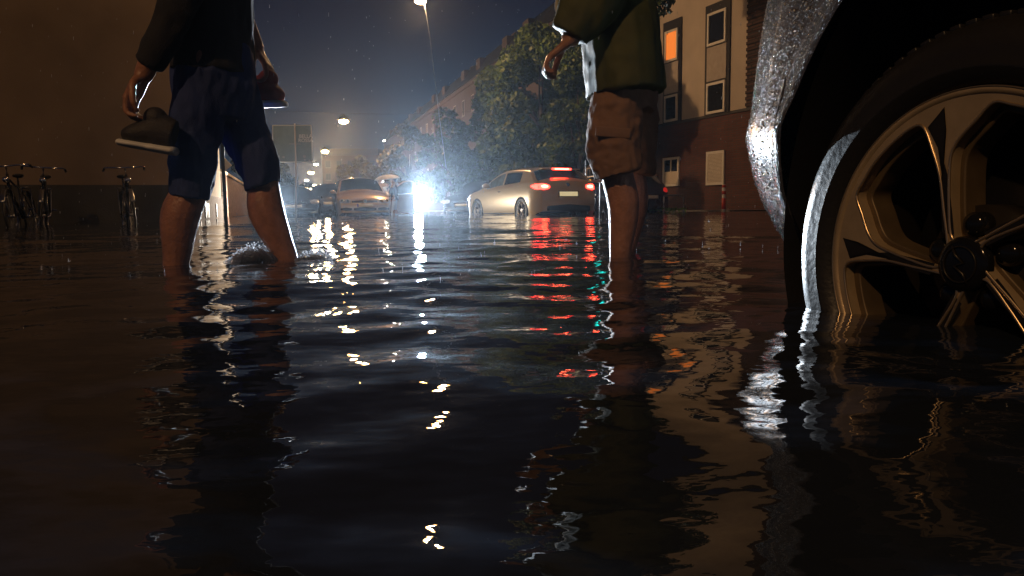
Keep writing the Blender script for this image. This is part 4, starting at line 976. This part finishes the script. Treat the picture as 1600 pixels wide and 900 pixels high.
def person(label, J, fdir, skin, voxel=.007, hair=True, group=None):
    """J: world joints. One continuous body from head to feet."""
    CS = J.get('calf', 1)
    base = Vector((J['pelvis'].x, J['pelvis'].y, ROAD)); r = empty('person', (0, 0, 0), label=label, cat='person', group=group)
    bm = bmesh.new(); f = fdir.normalized(); s = f.cross(Vector((0, 0, 1)))
    pe, ch, nk, hd_ = J['pelvis'], J['chest'], J['neck'], J['head']
    limb(bm, [pe-Vector((0, 0, .08)), pe+Vector((0, 0, .06)), pe.lerp(ch, .45), ch, ch.lerp(nk, .55), nk], [(.09, .085), (.145, .088), (.125, .08), (.16, .09), (.14, .08), (.06, .06)], 18, f)
    limb(bm, [ch.lerp(nk, .6), nk, nk.lerp(hd_, .5)], [.075, .056, .055], 14)
    ball(bm, hd_+Vector((0, 0, .02)), (.078, .078, .105), 22); ball(bm, hd_+f*.025-Vector((0, 0, .045)), (.062, .062, .07), 20)
    limb(bm, [hd_+f*.085+Vector((0, 0, .02)), hd_+f*.105-Vector((0, 0, .012)), hd_+f*.09-Vector((0, 0, .022))], [.008, .015, .011], 10)
    limb(bm, [hd_+f*.083+s*.02-Vector((0, 0, .047)), hd_+f*.092-Vector((0, 0, .047)), hd_+f*.083-s*.02-Vector((0, 0, .047))], [.006, .008, .006], 8)
    for q in (1, -1):
        ball(bm, hd_+s*q*.078-f*.002, (.014, .022, .03), 12); ball(bm, hd_+f*.072+s*q*.03+Vector((0, 0, .022)), .014, 10)
        sd = 'R' if q > 0 else 'L'
        sh, el, wr = J['sh'+sd], J['el'+sd], J['wr'+sd]
        limb(bm, [nk.lerp(sh, .5)-Vector((0, 0, .03)), sh, sh.lerp(el, .5), el, el.lerp(wr, .35), wr], [.06, .06, .05, .04, .041, .026])
        hd2 = J.get('hd'+sd, (wr-el).normalized()); hand(bm, wr-hd2*.01, hd2, J.get('pn'+sd, -s*q), 1 if q > 0 else -1, J.get('curl'+sd, .6))
        hp, kn, an = J['hip'+sd], J['kn'+sd], J['an'+sd]; back = -f
        limb(bm, [pe.lerp(hp, .6), hp, hp.lerp(kn, .55), kn, kn.lerp(an, .30)+back*.020, kn.lerp(an, .66)+back*.006, an], [.085, .080, .062, .052, .060*CS, .042*CS, .033*CS])
        fd = J.get('fd'+sd, f); limb(bm, [an-fd*.055-Vector((0, 0, .05)), an-Vector((0, 0, .045)), an+fd*.08-Vector((0, 0, .058)), an+fd*.17-Vector((0, 0, .068))], [(.03, .03), (.038, .04), (.046, .027), (.035, .015)], 12, Vector((0, 0, 1)))
        limb(bm, [an+Vector((0, 0, .02)), an-Vector((0, 0, .045))], [.036, .038], 12)
    me = fused(bm, voxel, 3); b = link('body', me, skin, r)
    for q in (1, -1):
        bm = bmesh.new(); ball(bm, hd_+f*.082+s*q*.031+Vector((0, 0, .02)), .009, 10); obj('eye', bm, M['gloss'], b, True)
    if hair:
        bm = bmesh.new(); ball(bm, hd_-f*.014+Vector((0, 0, .045)), (.087, .087, .098), 22); limb(bm, [hd_-f*.06+Vector((0, 0, .05)), hd_-f*.07-Vector((0, 0, .05))], [.06, .045])
        link('hair', fused(bm, .008, 2, post=fold(.012, 60, 60, 20, 3)), M['hair'], b)
    return r
V3 = lambda x, y, z: Vector((x, y, z))
def man_raincoat():
    Y = 2.45; A = lambda px, py, dy=0: at(px, py, Y+dy); f = V3(-.97, .12, 0).normalized()
    J = dict(pelvis=A(973, 55, .08), chest=A(962, -135, .08), neck=A(955, -245, .08), head=A(945, -300, .1),
             shL=A(955, -195, -.11), elL=A(955, -45, -.12), wrL=A(888, 66, -.12), shR=A(958, -195, .27), elR=A(925, -85, .27), wrR=A(860, -48, .24),
             hipL=A(966, 95, 0), knL=A(963, 262, 0), anL=A(968, 470, 0), hipR=A(982, 95, .2), knR=A(985, 262, .2), anR=A(971, 455, .2), calf=.84)
    for k in ('anL', 'anR'): J[k].z = ROAD+.09
    J['head'] = J['neck']+V3(-.02, 0, .19)
    J['hdL'] = V3(-.80, .05, -.6).normalized(); J['pnL'] = V3(.6, .1, -.8); J['curlL'] = 1.15
    r = person('man in an olive raincoat and brown knee shorts wading, lit white along his front', J, f, M['skin'], .0062)
    # shorts: two wide legs, creased cotton, side pocket flap
    bm = bmesh.new()
    limb(bm, [A(978, 70, .1), A(977, 130, .1), A(975, 175, .1)], [(.098, .13), (.100, .14), (.10, .15)], 22)
    limb(bm, [A(972, 125, .02), A(960, 180, .0), A(959, 235, -.01), A(967, 272, -.01)], [(.075, .085), (.086, .095), (.086, .095), (.080, .09)], 20)
    limb(bm, [A(990, 120, .19), A(997, 180, .2), A(997, 235, .2), A(994, 272, .2)], [(.08, .09), (.068, .09), (.062, .09), (.06, .085)], 20)
    base = fold(.007, 9, 9, 15, 1.3, .6); b2 = fold(.0035, 30, 20, 26, 5.1, .5)
    sh = link('shorts', fused(bm, .0055, 2, post=lambda co, no: b2(base(co, no), no)), M['cloth_brown'], r)
    bm = bmesh.new(); ft = A(945, 205, -.108)
    box(bm, A(958, 207, -.099), (.105, .008, .03), Matrix.Rotation(R(5), 3, 'Y'), .003); obj('pocket_flap', bm, M['cloth_brown'], sh, True)
    # raincoat: flared body, hood down, sleeves
    bm = bmesh.new()
    limb(bm, [A(976, 149, .08), A(974, 120, .08), A(968, 50, .08), A(960, -40, .08), A(958, -135, .08), A(957, -200, .08), A(955, -232, .08)],
         [(.128, .212), (.126, .208), (.120, .19), (.114, .172), (.118, .185), (.11, .19), (.07, .08)], 26)
    limb(bm, [A(950, -228, .1), A(968, -240, .1), A(985, -215, .1)], [.06, .075, .05], 14)
    for dy, pts in ((-.12, ((957, -190), (960, -110), (945, -35), (912, 22), (890, 58))), (.26, ((957, -190), (950, -120), (925, -75), (895, -50), (880, -40)))):
        limb(bm, [A(px, py, dy) for px, py in pts], [(.08, .08), (.08, .078), (.082, .078), (.078, .07), (.06, .052)], 16)
    f1, f2 = fold(.010, 10, 7, 1.6, 2.2, .5), fold(.006, 7, 7, 9, 7.7, .6)
    link('raincoat', fused(bm, .0065, 2, post=lambda co, no: f2(f1(co, no), no)), M['cloth_olive'], r)
    bm = bmesh.new()
    pp = [A(872, -6, .1), A(870, 14, .1), A(880, 40, .1)]; limb(bm, pp, [.006, .006, .004], 8); obj('lit_edge_strand', bm, M['cloth_check'], r, True)  # pale strand standing in for the lit edge of the sleeve
man_raincoat()
def sneaker(name, heel, toe, up, m, label, sole_m):
    "a shoe lying along heel > toe; up points out of its opening"
    r = empty(name, (0, 0, 0), label=label, cat='shoe'); d = (toe-heel).normalized(); up = (up-d*up.dot(d)).normalized(); L_ = (toe-heel).length
    bm = bmesh.new(); limb(bm, [heel+up*.045, heel+d*.05*1+up*.05, heel+d*L_*.45+up*.045, heel+d*L_*.75+up*.03, toe-d*.01+up*.022], [(.03, .045), (.038, .055), (.038, .042), (.042, .03), (.025, .018)], 16, up)
    ball(bm, heel+d*.06+up*.085, (.035, .035, .035), 14); u_ = link('upper', fused(bm, .004, 3), m, r)
    bm = bmesh.new(); limb(bm, [heel-d*.008, heel+d*.05, heel+d*L_*.45, heel+d*L_*.75, toe], [(.032, .013), (.04, .013), (.036, .012), (.045, .012), (.03, .01)], 16, up); obj('sole', bm, sole_m, r, True)
    bm = bmesh.new(); s_ = d.cross(up)
    for k in range(4): c = heel+d*L_*(.42+.08*k)+up*(.09-.012*k); tube(bm, [c-s_*.022, c+up*.004, c+s_*.022], .0028, 6)
    obj('laces', bm, M['white'], u_, True)
def man_blue():
    Y = 2.45; A = lambda px, py, dy=0: at(px, py, Y+dy); f = V3(.98, .12, 0).normalized()
    J = dict(pelvis=A(333, 55, .08), chest=A(335, -135, .08), neck=A(348, -245, .08), head=A(358, -300, .08),
             shR=A(338, -190, -.11), elR=A(287, -20, -.16), wrR=A(222, 122, -.14), shL=A(345, -190, .27), elL=A(352, -30, .3), wrL=A(402, 78, .3),
             hipR=A(318, 95, 0), knR=A(303, 282, 0), anR=A(266, 445, 0), hipL=A(350, 95, .17), knL=A(409, 278, .17), anL=A(464, 428, .17))
    J['anR'].z = ROAD+.10; J['anL'].z = ROAD+.10; J['head'] = J['neck']+V3(.03, 0, .19)
    J['hdR'] = V3(-.45, -.1, -.85).normalized(); J['pnR'] = V3(.8, 0, -.3); J['curlR'] = .9; J['hdL'] = V3(.5, -.1, -.8).normalized(); J['pnL'] = V3(-.8, 0, -.4); J['curlL'] = .9
    J['fdR'] = V3(.85, .1, -.25).normalized()
    r = person('barefoot man in navy shorts striding through the flood with a shoe in each hand', J, f, M['skin2'], .0062)
    bm = bmesh.new()
    limb(bm, [A(333, 35, .08), A(333, 90, .08), A(337, 150, .08), A(340, 190, .08)], [(.10, .14), (.118, .15), (.125, .15), (.10, .13)], 22)
    limb(bm, [A(318, 110, .0), A(308, 190, .0), A(302, 250, .0), A(297, 309, .0)], [(.085, .095), (.078, .092), (.068, .086), (.056, .075)], 20)
    limb(bm, [A(350, 110, .16), A(376, 190, .17), A(398, 245, .17), A(413, 291, .17)], [(.09, .095), (.08, .092), (.07, .086), (.056, .078)], 20)
    f1, f2 = fold(.010, 13, 9, 7, 4.4, .5), fold(.004, 40, 20, 12, 9.1, .4)
    link('shorts', fused(bm, .0055, 2, post=lambda co, no: f2(f1(co, no), no)), M['cloth_blue'], r)
    bm = bmesh.new()
    limb(bm, [A(333, 118, .08), A(332, 40, .08), A(331, -60, .08), A(334, -135, .08), A(342, -200, .08), A(347, -232, .08)], [(.128, .165), (.118, .16), (.112, .155), (.118, .175), (.11, .18), (.07, .08)], 24)
    limb(bm, [A(340, -190, -.1), A(312, -95, -.14), A(288, -15, -.16), A(262, 45, -.15), A(232, 100, -.14)], [(.07, .065), (.062, .058), (.055, .052), (.048, .045), (.04, .038)], 16)
    limb(bm, [A(345, -190, .27), A(348, -110, .29), A(352, -40, .3), A(372, 12, .3)], [(.07, .065), (.06, .058), (.052, .05), (.046, .044)], 16)
    link('sweater', fused(bm, .0065, 2, post=fold(.010, 11, 9, 6, 6.6, .5)), M['cloth_dark'], r)
    hr = J['wrR']+J['hdR']*.10; sneaker('sneaker', A(270, 236, -.14), A(187, 222, -.15), V3(0, 0, 1), M['shoe_dark'], 'dark sneaker carried in the rear hand of the man in navy shorts', M['sign_white'])
    hl = J['wrL']+J['hdL']*.10; sneaker('sneaker', A(395, 163, .3), A(446, 162, .29), V3(0, 0, 1), M['shoe_red'], 'red sneaker with a white sole in the front hand of the man in navy shorts', M['white'])
man_blue()
def far_person(label, px, Y, hgt, f, top, bottom, group=None, long=False, arm=None):
    b = at(px, 333, Y); b.z = ROAD; k = hgt/1.75; s = f.cross(V3(0, 0, 1)); G = lambda fx_, sx_, z: b+f*fx_*k+s*sx_*k+V3(0, 0, z*k)
    J = dict(pelvis=G(0, 0, .95), chest=G(0, 0, 1.27), neck=G(.01, 0, 1.48), head=G(.03, 0, 1.63))
    for q, c in ((1, 'R'), (-1, 'L')):
        J['sh'+c] = G(0, .19*q, 1.41); J['el'+c] = G(-.02, .25*q, 1.12); J['wr'+c] = G(.12, .24*q, .92); J['hip'+c] = G(0, .095*q, .9); J['kn'+c] = G(.03, .11*q, .5); J['an'+c] = G(-.03*q, .12*q, .09)
    if arm: J['el'+arm] = G(.14, .22*(1 if arm == 'R' else -1), 1.15); J['wr'+arm] = G(.24, .12*(1 if arm == 'R' else -1), 1.36); J['hd'+arm] = V3(0, 0, 1); J['curl'+arm] = .9
    r = person(label, J, f, M['skin'], .012, group=group)
    bm = bmesh.new(); limb(bm, [G(0, 0, .62 if long else .84), G(0, 0, 1.0), G(0, 0, 1.27), G(0, 0, 1.45)], [(.2*k, .16*k), (.17*k, .14*k), (.2*k, .14*k), (.1*k, .09*k)], 18, f)
    for c in 'RL': limb(bm, [J['sh'+c], J['el'+c], J['el'+c].lerp(J['wr'+c], .8)], [.07*k, .058*k, .045*k])
    link('jacket', fused(bm, .014, 2, post=fold(.012, 9, 9, 5, 2, .4)), top, r)
    bm = bmesh.new(); limb(bm, [G(0, 0, 1.0), G(0, 0, .85)], [(.16*k, .13*k), (.16*k, .13*k)])
    for c in 'RL': limb(bm, [J['hip'+c], J['kn'+c], J['an'+c]+V3(0, 0, .05)], [.1*k, .08*k, .065*k])
    link('trousers', fused(bm, .014, 2, post=fold(.01, 9, 9, 7, 5, .4)), bottom, r)
    return r, J
def umbrella(label, c, rad, tilt, m, grip):
    r = empty('umbrella', c, label=label, cat='umbrella'); bm = bmesh.new(); n, rings = 48, []
    for j in range(9):
        t = j/8; rr = rad*math.sin(t*1.25)/math.sin(1.25)
        ring = []
        for k in range(n):
            a = 6.28318*k/n; sc_ = 1-.06*t*(1-abs(math.cos(a*4)))*1.6*t; ring.append(bm.verts.new((rr*sc_*math.cos(a), rr*sc_*math.sin(a), rad*.52*(math.cos(t*1.25)-math.cos(1.25)))))
        rings.append(ring)
    for a, b in zip(rings, rings[1:]):
        for k in range(n): bm.faces.new((a[k], b[k], b[(k+1) % n], a[(k+1) % n]))
    bmesh.ops.remove_doubles(bm, verts=bm.verts, dist=1e-5); o = obj('canopy', bm, m, r, True); sm = o.modifiers.new('s', 'SOLIDIFY'); sm.thickness = .004
    bm = bmesh.new(); tube(bm, [(0, 0, rad*.42), (0, 0, -.62)], .008, 8); tube(bm, [(0, 0, -.62), (0, .02, -.66), (0, .05, -.65), (0, .06, -.61)], .012, 8); obj('shaft', bm, M['darkmetal'], r, True)
    bm = bmesh.new()
    for k in range(8):
        a = 6.28318*k/8; tube(bm, [(0, 0, .05), (rad*.55*math.cos(a), rad*.55*math.sin(a), rad*.27)], .004, 5)
    obj('ribs', bm, M['darkmetal'], r); r.rotation_euler = tilt
p1, J1 = far_person('person in a pale coat under the white umbrella beside the open car door', 617, 25.0, 1.43, V3(-.9, .1, 0).normalized(), M['cloth_dark'], M['cloth_check'], arm='L')
hnd = J1['wrL']; c = at(614.5, 281, 25.4); umbrella('white umbrella held over the person beside the open car door', Vector((hnd.x, hnd.y, c.z)), .42, (R(4), R(-5), 0), M['umbrella'], hnd)
p2, J2 = far_person('person behind the open car door under the grey umbrella', 597, 28.6, 1.58, V3(.2, -.95, 0).normalized(), M['cloth_check'], M['cloth_dark'], arm='R')
hnd = J2['wrR']; c = at(594, 294, 28.6); umbrella('grey brown umbrella held low behind the open car door', Vector((hnd.x, hnd.y, c.z+.05)), .36, (R(10), R(-12), .3), M['umbrella2'], hnd)
far_person('person in dark clothes standing on the pavement by the bike stand', 1017, 25.5, 1.72, V3(-.7, -.7, 0).normalized(), M['cloth_dark'], M['cloth_dark'], long=True)

# ------------------------------------------------------------------ bicycles by the left wall
def bicycle(label, p, yaw, lean=.08):
    r = empty('bicycle', (p.x, p.y, ROAD), label=label, cat='bicycle', group='bicycles parked by the left wall'); r.rotation_euler = (lean, 0, yaw)
    def wheel(x):
        bm = bmesh.new(); R0 = .34; tube(bm, [(x+R0*math.cos(6.2832*k/40), 0, .35+R0*math.sin(6.2832*k/40)) for k in range(41)], .017, 8, False); t = obj('wheel', bm, M['rubber'], r, True)
        bm = bmesh.new(); tube(bm, [(x+.318*math.cos(6.2832*k/40), 0, .35+.318*math.sin(6.2832*k/40)) for k in range(41)], .010, 6, False)
        for k in range(18):
            a = 6.2832*k/18; tube(bm, [(x, .02*(-1)**k, .35), (x+.315*math.cos(a), 0, .35+.315*math.sin(a))], .0016, 4)
        cyl(bm, (x, 0, .35), .022, .08, 'Y', 10); obj('rim', bm, M['metal'], t, True)
        bm = bmesh.new(); pts = [(x+.375*math.cos(a), 0, .35+.375*math.sin(a)) for a in np.linspace(R(20 if x < 0 else 30), R(190 if x < 0 else 150), 20)]; tube(bm, pts, [(.03, .006)]*20, 8, True, Vector((0, 1, 0)).cross(Vector((1, 0, 0)))); obj('mudguard', bm, M['metal'], r, True)
    wheel(-.52); wheel(.52); bm = bmesh.new()
    for a, b, t in (((-.08, 0, .32), (-.2, 0, .86), .015), ((-.08, 0, .32), (.36, 0, .80), .018), ((-.17, 0, .74), (.34, 0, .88), .015), ((.33, 0, .94), (.37, 0, .78), .02), ((-.52, .05, .35), (-.08, .03, .32), .01), ((-.52, -.05, .35), (-.08, -.03, .32), .01), ((-.52, .05, .35), (-.18, .02, .78), .009), ((-.52, -.05, .35), (-.18, -.02, .78), .009), ((.37, .035, .78), (.52, .05, .35), .011), ((.37, -.035, .78), (.52, -.05, .35), .011)):
        tube(bm, [a, b], t, 8)
    obj('frame', bm, M['charcoal'], r, True)
    bm = bmesh.new(); tube(bm, [(.33, 0, .94), (.31, 0, 1.02), (.36, 0, 1.05)], .013, 8)
    pp, rr = smooth_path([(.16, -.28, 1.03), (.24, -.26, 1.06), (.36, -.1, 1.05), (.36, .1, 1.05), (.24, .26, 1.06), (.16, .28, 1.03)], [.011]*6, 4); tube(bm, pp, rr, 8); hb = obj('handlebar', bm, M['chrome'], r, True)
    bm = bmesh.new(); [tube(bm, [(.13, y, 1.02), (.23, y*.96, 1.055)], .016, 8) for y in (-.28, .28)]; obj('grips', bm, M['rubber'], hb, True)
    bm = bmesh.new(); limb(bm, [(-.34, 0, .93), (-.26, 0, .945), (-.14, 0, .94), (-.03, 0, .935)], [(.05, .02), (.075, .028), (.04, .024), (.018, .016)], 14, V3(0, 0, 1)); tube(bm, [(-.2, 0, .84), (-.22, 0, .92)], .013, 8); obj('saddle', bm, M['black'], r, True)
    bm = bmesh.new(); ball(bm, (.45, 0, .86), (.05, .045, .045), 14); obj('headlight', bm, M['chrome'], r, True)
    bm = bmesh.new(); box(bm, (-.5, 0, .77), (.32, .13, .012)); tube(bm, [(-.62, .05, .76), (-.53, .06, .37)], .006, 5); tube(bm, [(-.62, -.05, .76), (-.53, -.06, .37)], .006, 5); obj('rack', bm, M['metal'], r)
    bm = bmesh.new(); cyl(bm, (-.08, -.05, .32), .09, .006, 'Y', 24); tube(bm, [(-.08, -.06, .32), (0, -.09, .2)], .009, 6); tube(bm, [(-.08, .06, .32), (-.16, .09, .44)], .009, 6); box(bm, (.0, -.12, .2), (.09, .07, .02)); box(bm, (-.16, .12, .44), (.09, .07, .02)); obj('crank', bm, M['chrome'], r, True)
bicycle('leftmost bicycle leaning by the dark plinth', at(38, 345, 11.2), R(-70), .1)
bicycle('second bicycle from the left, handlebar highest of the pair', at(68, 345, 11.6), R(-62), -.06)
bicycle('single bicycle nearest the man in navy shorts', at(203, 345, 11.9), R(-58), .05)

# ------------------------------------------------------------------ splashes, rain
def strands(bm, c, n, rx, ry, h, dirx, seed, thick=.0022):
    rng = random.Random(seed)
    for i in range(n):
        a = rng.uniform(-.5, .5)*math.pi; st = c+V3(rng.uniform(-rx, rx*.7), rng.uniform(-ry, ry), -.004); L_ = rng.uniform(.35, 1)*rx*1.3
        hh = h*rng.uniform(.35, 1)*math.exp(-((st.x-c.x)/rx)**2*.8); pts, rr = [], []
        for k in range(7):
            t = k/6; pts.append(st+V3(dirx*L_*t, .04*math.sin(a)*t, hh*4*t*(1-t)*.9+rng.uniform(-.002, .002))); rr.append(thick*rng.uniform(.5, 1.5)*(1-.6*t))
        tube(bm, pts, rr, 6)
        for q in range(2):
            t = rng.uniform(.4, 1.1); ball(bm, st+V3(dirx*L_*t, .03*t, hh*4*t*max(0, 1-t)+rng.uniform(0, .02)), rng.uniform(.001, .0035), 6)
def foot_splash():
    bm = bmesh.new(); c = at(412, 386, 2.55); c.z = 0; strands(bm, c, 190, .058, .05, .052, -1, 3, .0017)
    obj('water_splash', bm, M['foam'], smooth=True, label='rounded white splash thrown up behind the striding man\'s front foot', cat='splash')
    bm = bmesh.new(); c = at(482, 384, 2.6); c.z = 0; strands(bm, c, 80, .045, .03, .025, 1, 5, .0015)
    obj('water_splash', bm, M['foam'], smooth=True, label='low white spray just ahead of the striding man\'s front shin', cat='splash')
foot_splash()
def rain():
    rng = random.Random(5); bm = bmesh.new()
    for i in range(330):
        y = math.exp(rng.uniform(math.log(1.7), math.log(24))); x = y*rng.uniform(-.62, .5)
        if abs(x-WH.x) < .4 and y < 2: continue
        s = rng.uniform(.3, 1)**1.6*(.42+.13*y**.8); h = .011*s*rng.uniform(.3, 1.9)
        tube(bm, [(x, y, -.002), (x, y, h*.4), (x+rng.uniform(-.1, .1)*h, y, h)], [.0028*s, .0010*s, .0014*s], 5)
        ball(bm, (x+rng.uniform(-.2, .2)*h, y, h*rng.uniform(1.15, 1.6)), .0016*s, 6)
        if rng.random() < .5:
            for k in range(5):
                a = rng.uniform(0, 6.283); d = .006*s; tube(bm, [(x+d*math.cos(a), y+d*math.sin(a), -.001), (x+d*1.9*math.cos(a), y+d*1.9*math.sin(a), h*.35)], [.0012*s, .0005*s], 4)
    obj('rain_splashes', bm, M['foam'], smooth=True, kind='stuff')
    bm = bmesh.new()
    for i in range(900):
        y = math.exp(rng.uniform(math.log(2.2), math.log(18))); x = y*rng.uniform(-.7, .7); z = rng.uniform(.02, .55*y)
        l = rng.uniform(.004, .010)*(1+.06*y); tube(bm, [(x, y, z), (x+l*.05, y, z+l)], .0007*(1+.1*y), 4)
    obj('falling_rain', bm, M['drop'], smooth=True, kind='stuff')
rain()

# ------------------------------------------------------------------ the wet air
bm = bmesh.new(); bmesh.ops.create_cube(bm, size=1, matrix=Matrix.Translation((-10, 85, 11.4)) @ Matrix.Diagonal((120, 240, 27, 1)))
hz = obj('haze', bm, None, kind='stuff'); hm = bpy.data.materials.new('haze'); hm.use_nodes = True; ht = hm.node_tree; ht.nodes.clear()
ho = ht.nodes.new('ShaderNodeOutputMaterial'); pv = ht.nodes.new('ShaderNodeVolumePrincipled'); pv.inputs['Color'].default_value = (.7, .84, 1, 1); pv.inputs['Density'].default_value = .00027; pv.inputs['Anisotropy'].default_value = .87
ht.links.new(pv.outputs[0], ho.inputs['Volume']); hz.data.materials.append(hm)
